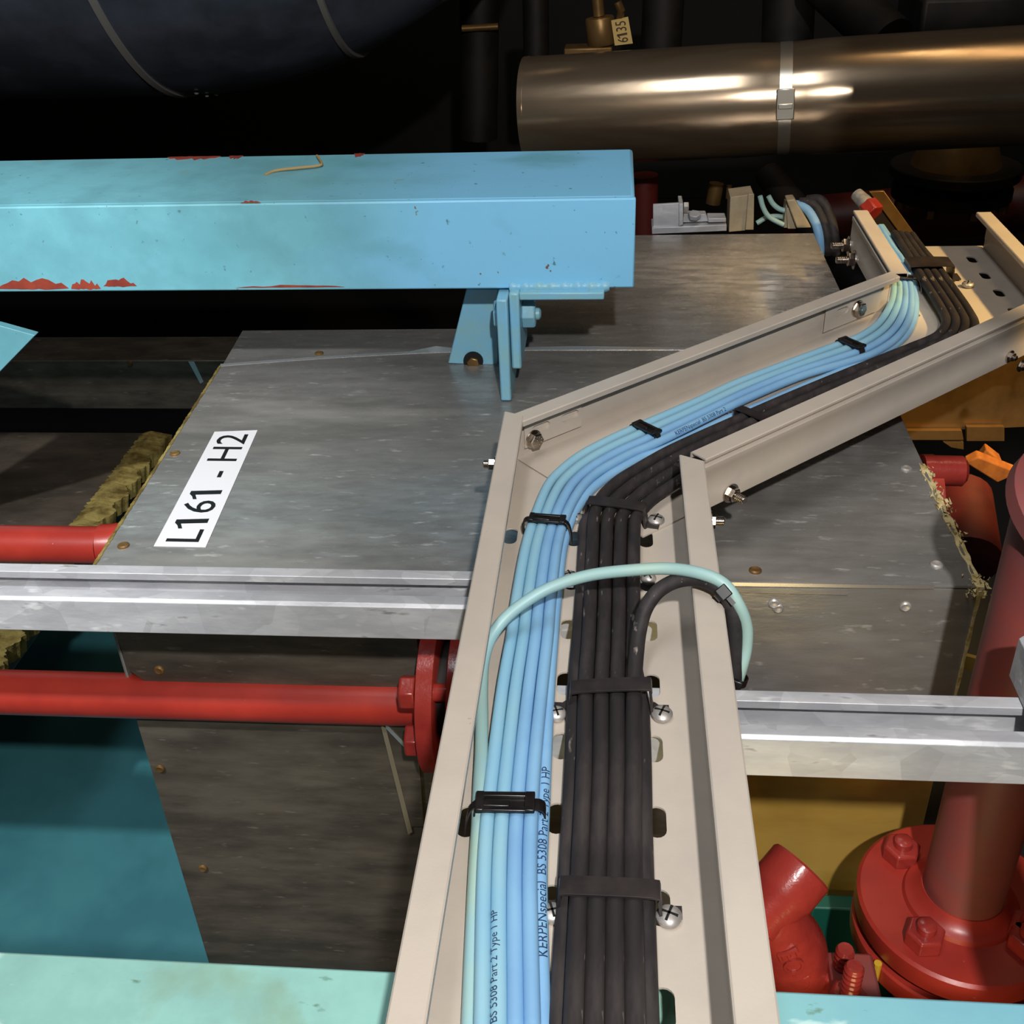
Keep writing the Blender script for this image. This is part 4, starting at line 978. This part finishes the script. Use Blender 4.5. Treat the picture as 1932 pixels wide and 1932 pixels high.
obj('bolt', MB().hexa(pY(1310, 410, yG + .008), (0, -0.3, 1), 0.011, 0.008), 'galv', GB, bevel=0.001)
obj('bolt', MB().hexa(pY(1290, 390, yG), (1, 0, 0), 0.008, 0.008), 'zinc', GB)
# beige channel stubs behind the box
for (pts, y, lab, d) in ((((1375, 438), (1420, 434), (1422, 366), (1378, 372)), 1.82, 'olive beige channel stub behind the box, right of the grey bracket', 0.05),
                      (((1478, 430), (1500, 432), (1494, 392), (1484, 384)), 1.83, 'narrow beige channel side behind the box near the mint wires', 0.03)):
    T = thing('channel_stub', pY(pts[0][0], pts[0][1], y), lab, 'channel')
    pq('web', pts, y, d, 'beige', T)
    p2 = [(pts[1][0] - 14, pts[1][1]), (pts[1][0] + 2, pts[1][1]), (pts[2][0] + 1, pts[2][1]), (pts[2][0] - 10, pts[2][1])]
    pq('lip', p2, y - 0.006, 0.005, 'beige', T)
T = thing('channel_stub', pY(1500, 430, 1.82), 'leaning beige channel piece next to the far tray corner', 'channel')
pq('web', ((1503, 431), (1531, 430), (1500, 376), (1484, 378)), 1.815, 0.03, 'beige', T, 0.002)
for i, (pts, lab) in enumerate(((((1434, 370), (1440, 392), (1452, 410), (1478, 424)), 'mint wire curving steeply behind the box edge'),
                               (((1450, 370), (1458, 384), (1470, 394), (1484, 398)), 'shorter mint wire beside the beige channel pieces'),
                               (((1428, 421), (1445, 411), (1462, 408), (1480, 410)), 'mint wire lying almost flat behind the box edge'))):
    tag(obj('wire', MB().tube(spline([pY(a, b, 1.83 + 0.012 * i) for a, b in pts], 6), 0.0042, 10), 'mint'), lab, 'wire', 'mint wires behind the box')
for i, (off, lab, mt) in enumerate(((0, 'blue cable dropping behind the box at the far corner', 'blue'), (14, 'dark cable next to the blue one at the far corner', 'black'), (28, 'outer dark cable curving at the far corner', 'black'))):
    tag(obj('cable', MB().tube(spline([pY(1495 + off, 386 - off * .3, 1.86), pY(1520 + off, 392 - off * .5, 1.85), pY(1537 + off, 415 - off * .3, 1.84), pY(1546 + off, 446, 1.83), pY(1548 + off, 480, 1.83)], 6), 0.0085, 12), mt), lab, 'cable', 'cables dropping at the far corner')
LC = thing('angle_bar', pY(1715, 465, 1.75), 'dark angle bar sloping down behind the far tray section', 'bar')
pq('leg', ((1640, 362), (1668, 360), (1734, 452), (1716, 466)), 1.75, 0.006, 'dark_gold', LC)
pq('leg', ((1640, 362), (1718, 466), (1690, 478), (1630, 400)), 1.752, 0.006, 'dark', LC)
T = thing('hose_coupling', pY(1640, 400, 1.7), 'pink red hose coupling beside the end of the tray', 'coupling')
obj('nut', MB().hexa(pY(1650, 404, 1.7), pY(1630, 380, 1.72) - pY(1650, 404, 1.7), 0.017, 0.022), 'red_cast', T, bevel=0.002)
obj('ferrule', MB().lathe([(0, 0.012), (0.03, 0.010)], pY(1638, 388, 1.71), pY(1620, 370, 1.73) - pY(1638, 388, 1.71), 18), 'zinc', T)

# ------------------------------------------------------------------ right side clutter
T = thing('red_spigot', pY(1780, 905, 1.0) , 'glossy red pipe stub poking out from behind the metal box', 'pipe')
a, b = pY(1740, 887, 1.05), pY(1822, 889, 1.05)
obj('pipe', MB().lathe([(0, 0.0165), ((b - a).length - 0.004, 0.0165), ((b - a).length, 0.012)], a, b - a, 28), 'red_cast', T)
obj('flange', MB().lathe([(0, 0.055), (0.012, 0.055)], pY(1735, 950, 1.06), (1, 0, 0), 36), 'red', T)
yS = 1.45
T = thing('duct', pY(1840, 840, yS), 'warm lit brassy sheet duct below the right tray flange', 'duct')
obj('face', MB().prism([pY(x, y, yS) for x, y in ((1700, 815), (2060, 800), (2060, 640), (1700, 640))], (0, 0.01, 0)), 'dark_gold', T)
obj('ledge', MB().prism([pY(x, y, yS - 0.01) for x, y in ((1712, 830), (1818, 830), (1815, 813), (1712, 813))], (0, 0.008, 0)), 'dark_gold', T)
obj('ledge', MB().prism([pY(x, y, yS - 0.01) for x, y in ((1824, 832), (1895, 832), (1895, 806), (1824, 806))], (0, 0.008, 0)), 'dark_gold', T)
obj('drop_plate', MB().prism([pY(x, y, yS - 0.01) for x, y in ((1780, 834), (1818, 834), (1818, 848), (1795, 844))], (0, 0.008, 0)), 'dark_gold', T)
for i, (pts, lab) in enumerate(((((1841, 874), (1862, 848), (1888, 868), (1895, 885), (1856, 888)), 'orange torn board scrap pointing up at the right'),
                             (((1822, 874), (1846, 862), (1924, 893), (1882, 912)), 'orange brown torn board scrap lying flat at the right'))):
    tag(obj('board_scrap', MB().prism([pY(a, b, 1.25 - 0.03 * i) for a, b in pts], (0, 0.012, 0.004)), mk('scrap_board', (190, 112, 36), (150, 80, 22), 30, rough=0.8), bevel=0.002), lab, 'scrap')
bgpipe('red_pipe', pY(1800, 940, 1.2), pY(1815, 1060, 1.1), 0.045, 'red_shaded', 'dim red pipe deep behind the right corner of the metal box')
tag(obj('sheet_scrap', MB().prism([pY(x, y, 0.95) for x, y in ((1816, 1236), (1850, 1245), (1840, 1270), (1815, 1260))], (0, 0.006, 0)), 'sheet_gold_reflection'), 'small bright brass sheet scrap between the box and the red pipe', 'scrap')

# ------------------------------------------------------------------ unseen light blocker added above the right side (above the picture), shading the far tray section
OD = thing('shade_blocker', (0.60, 0.55, 0.53), 'unseen rectangular blocker added above the right side to shade the far tray', 'duct')
obj('body', MB().box((0.279, 0.36, 0.535), (1.2, 0.78, 0.70)), 'sheet_dark', OD, bevel=0.01)
for x in (0.40, 1.05): obj('blocker_rod', MB().tube([(x, 0.56, 0.70), (x, 0.56, 2.8)], 0.006, 10), 'zinc', OD)
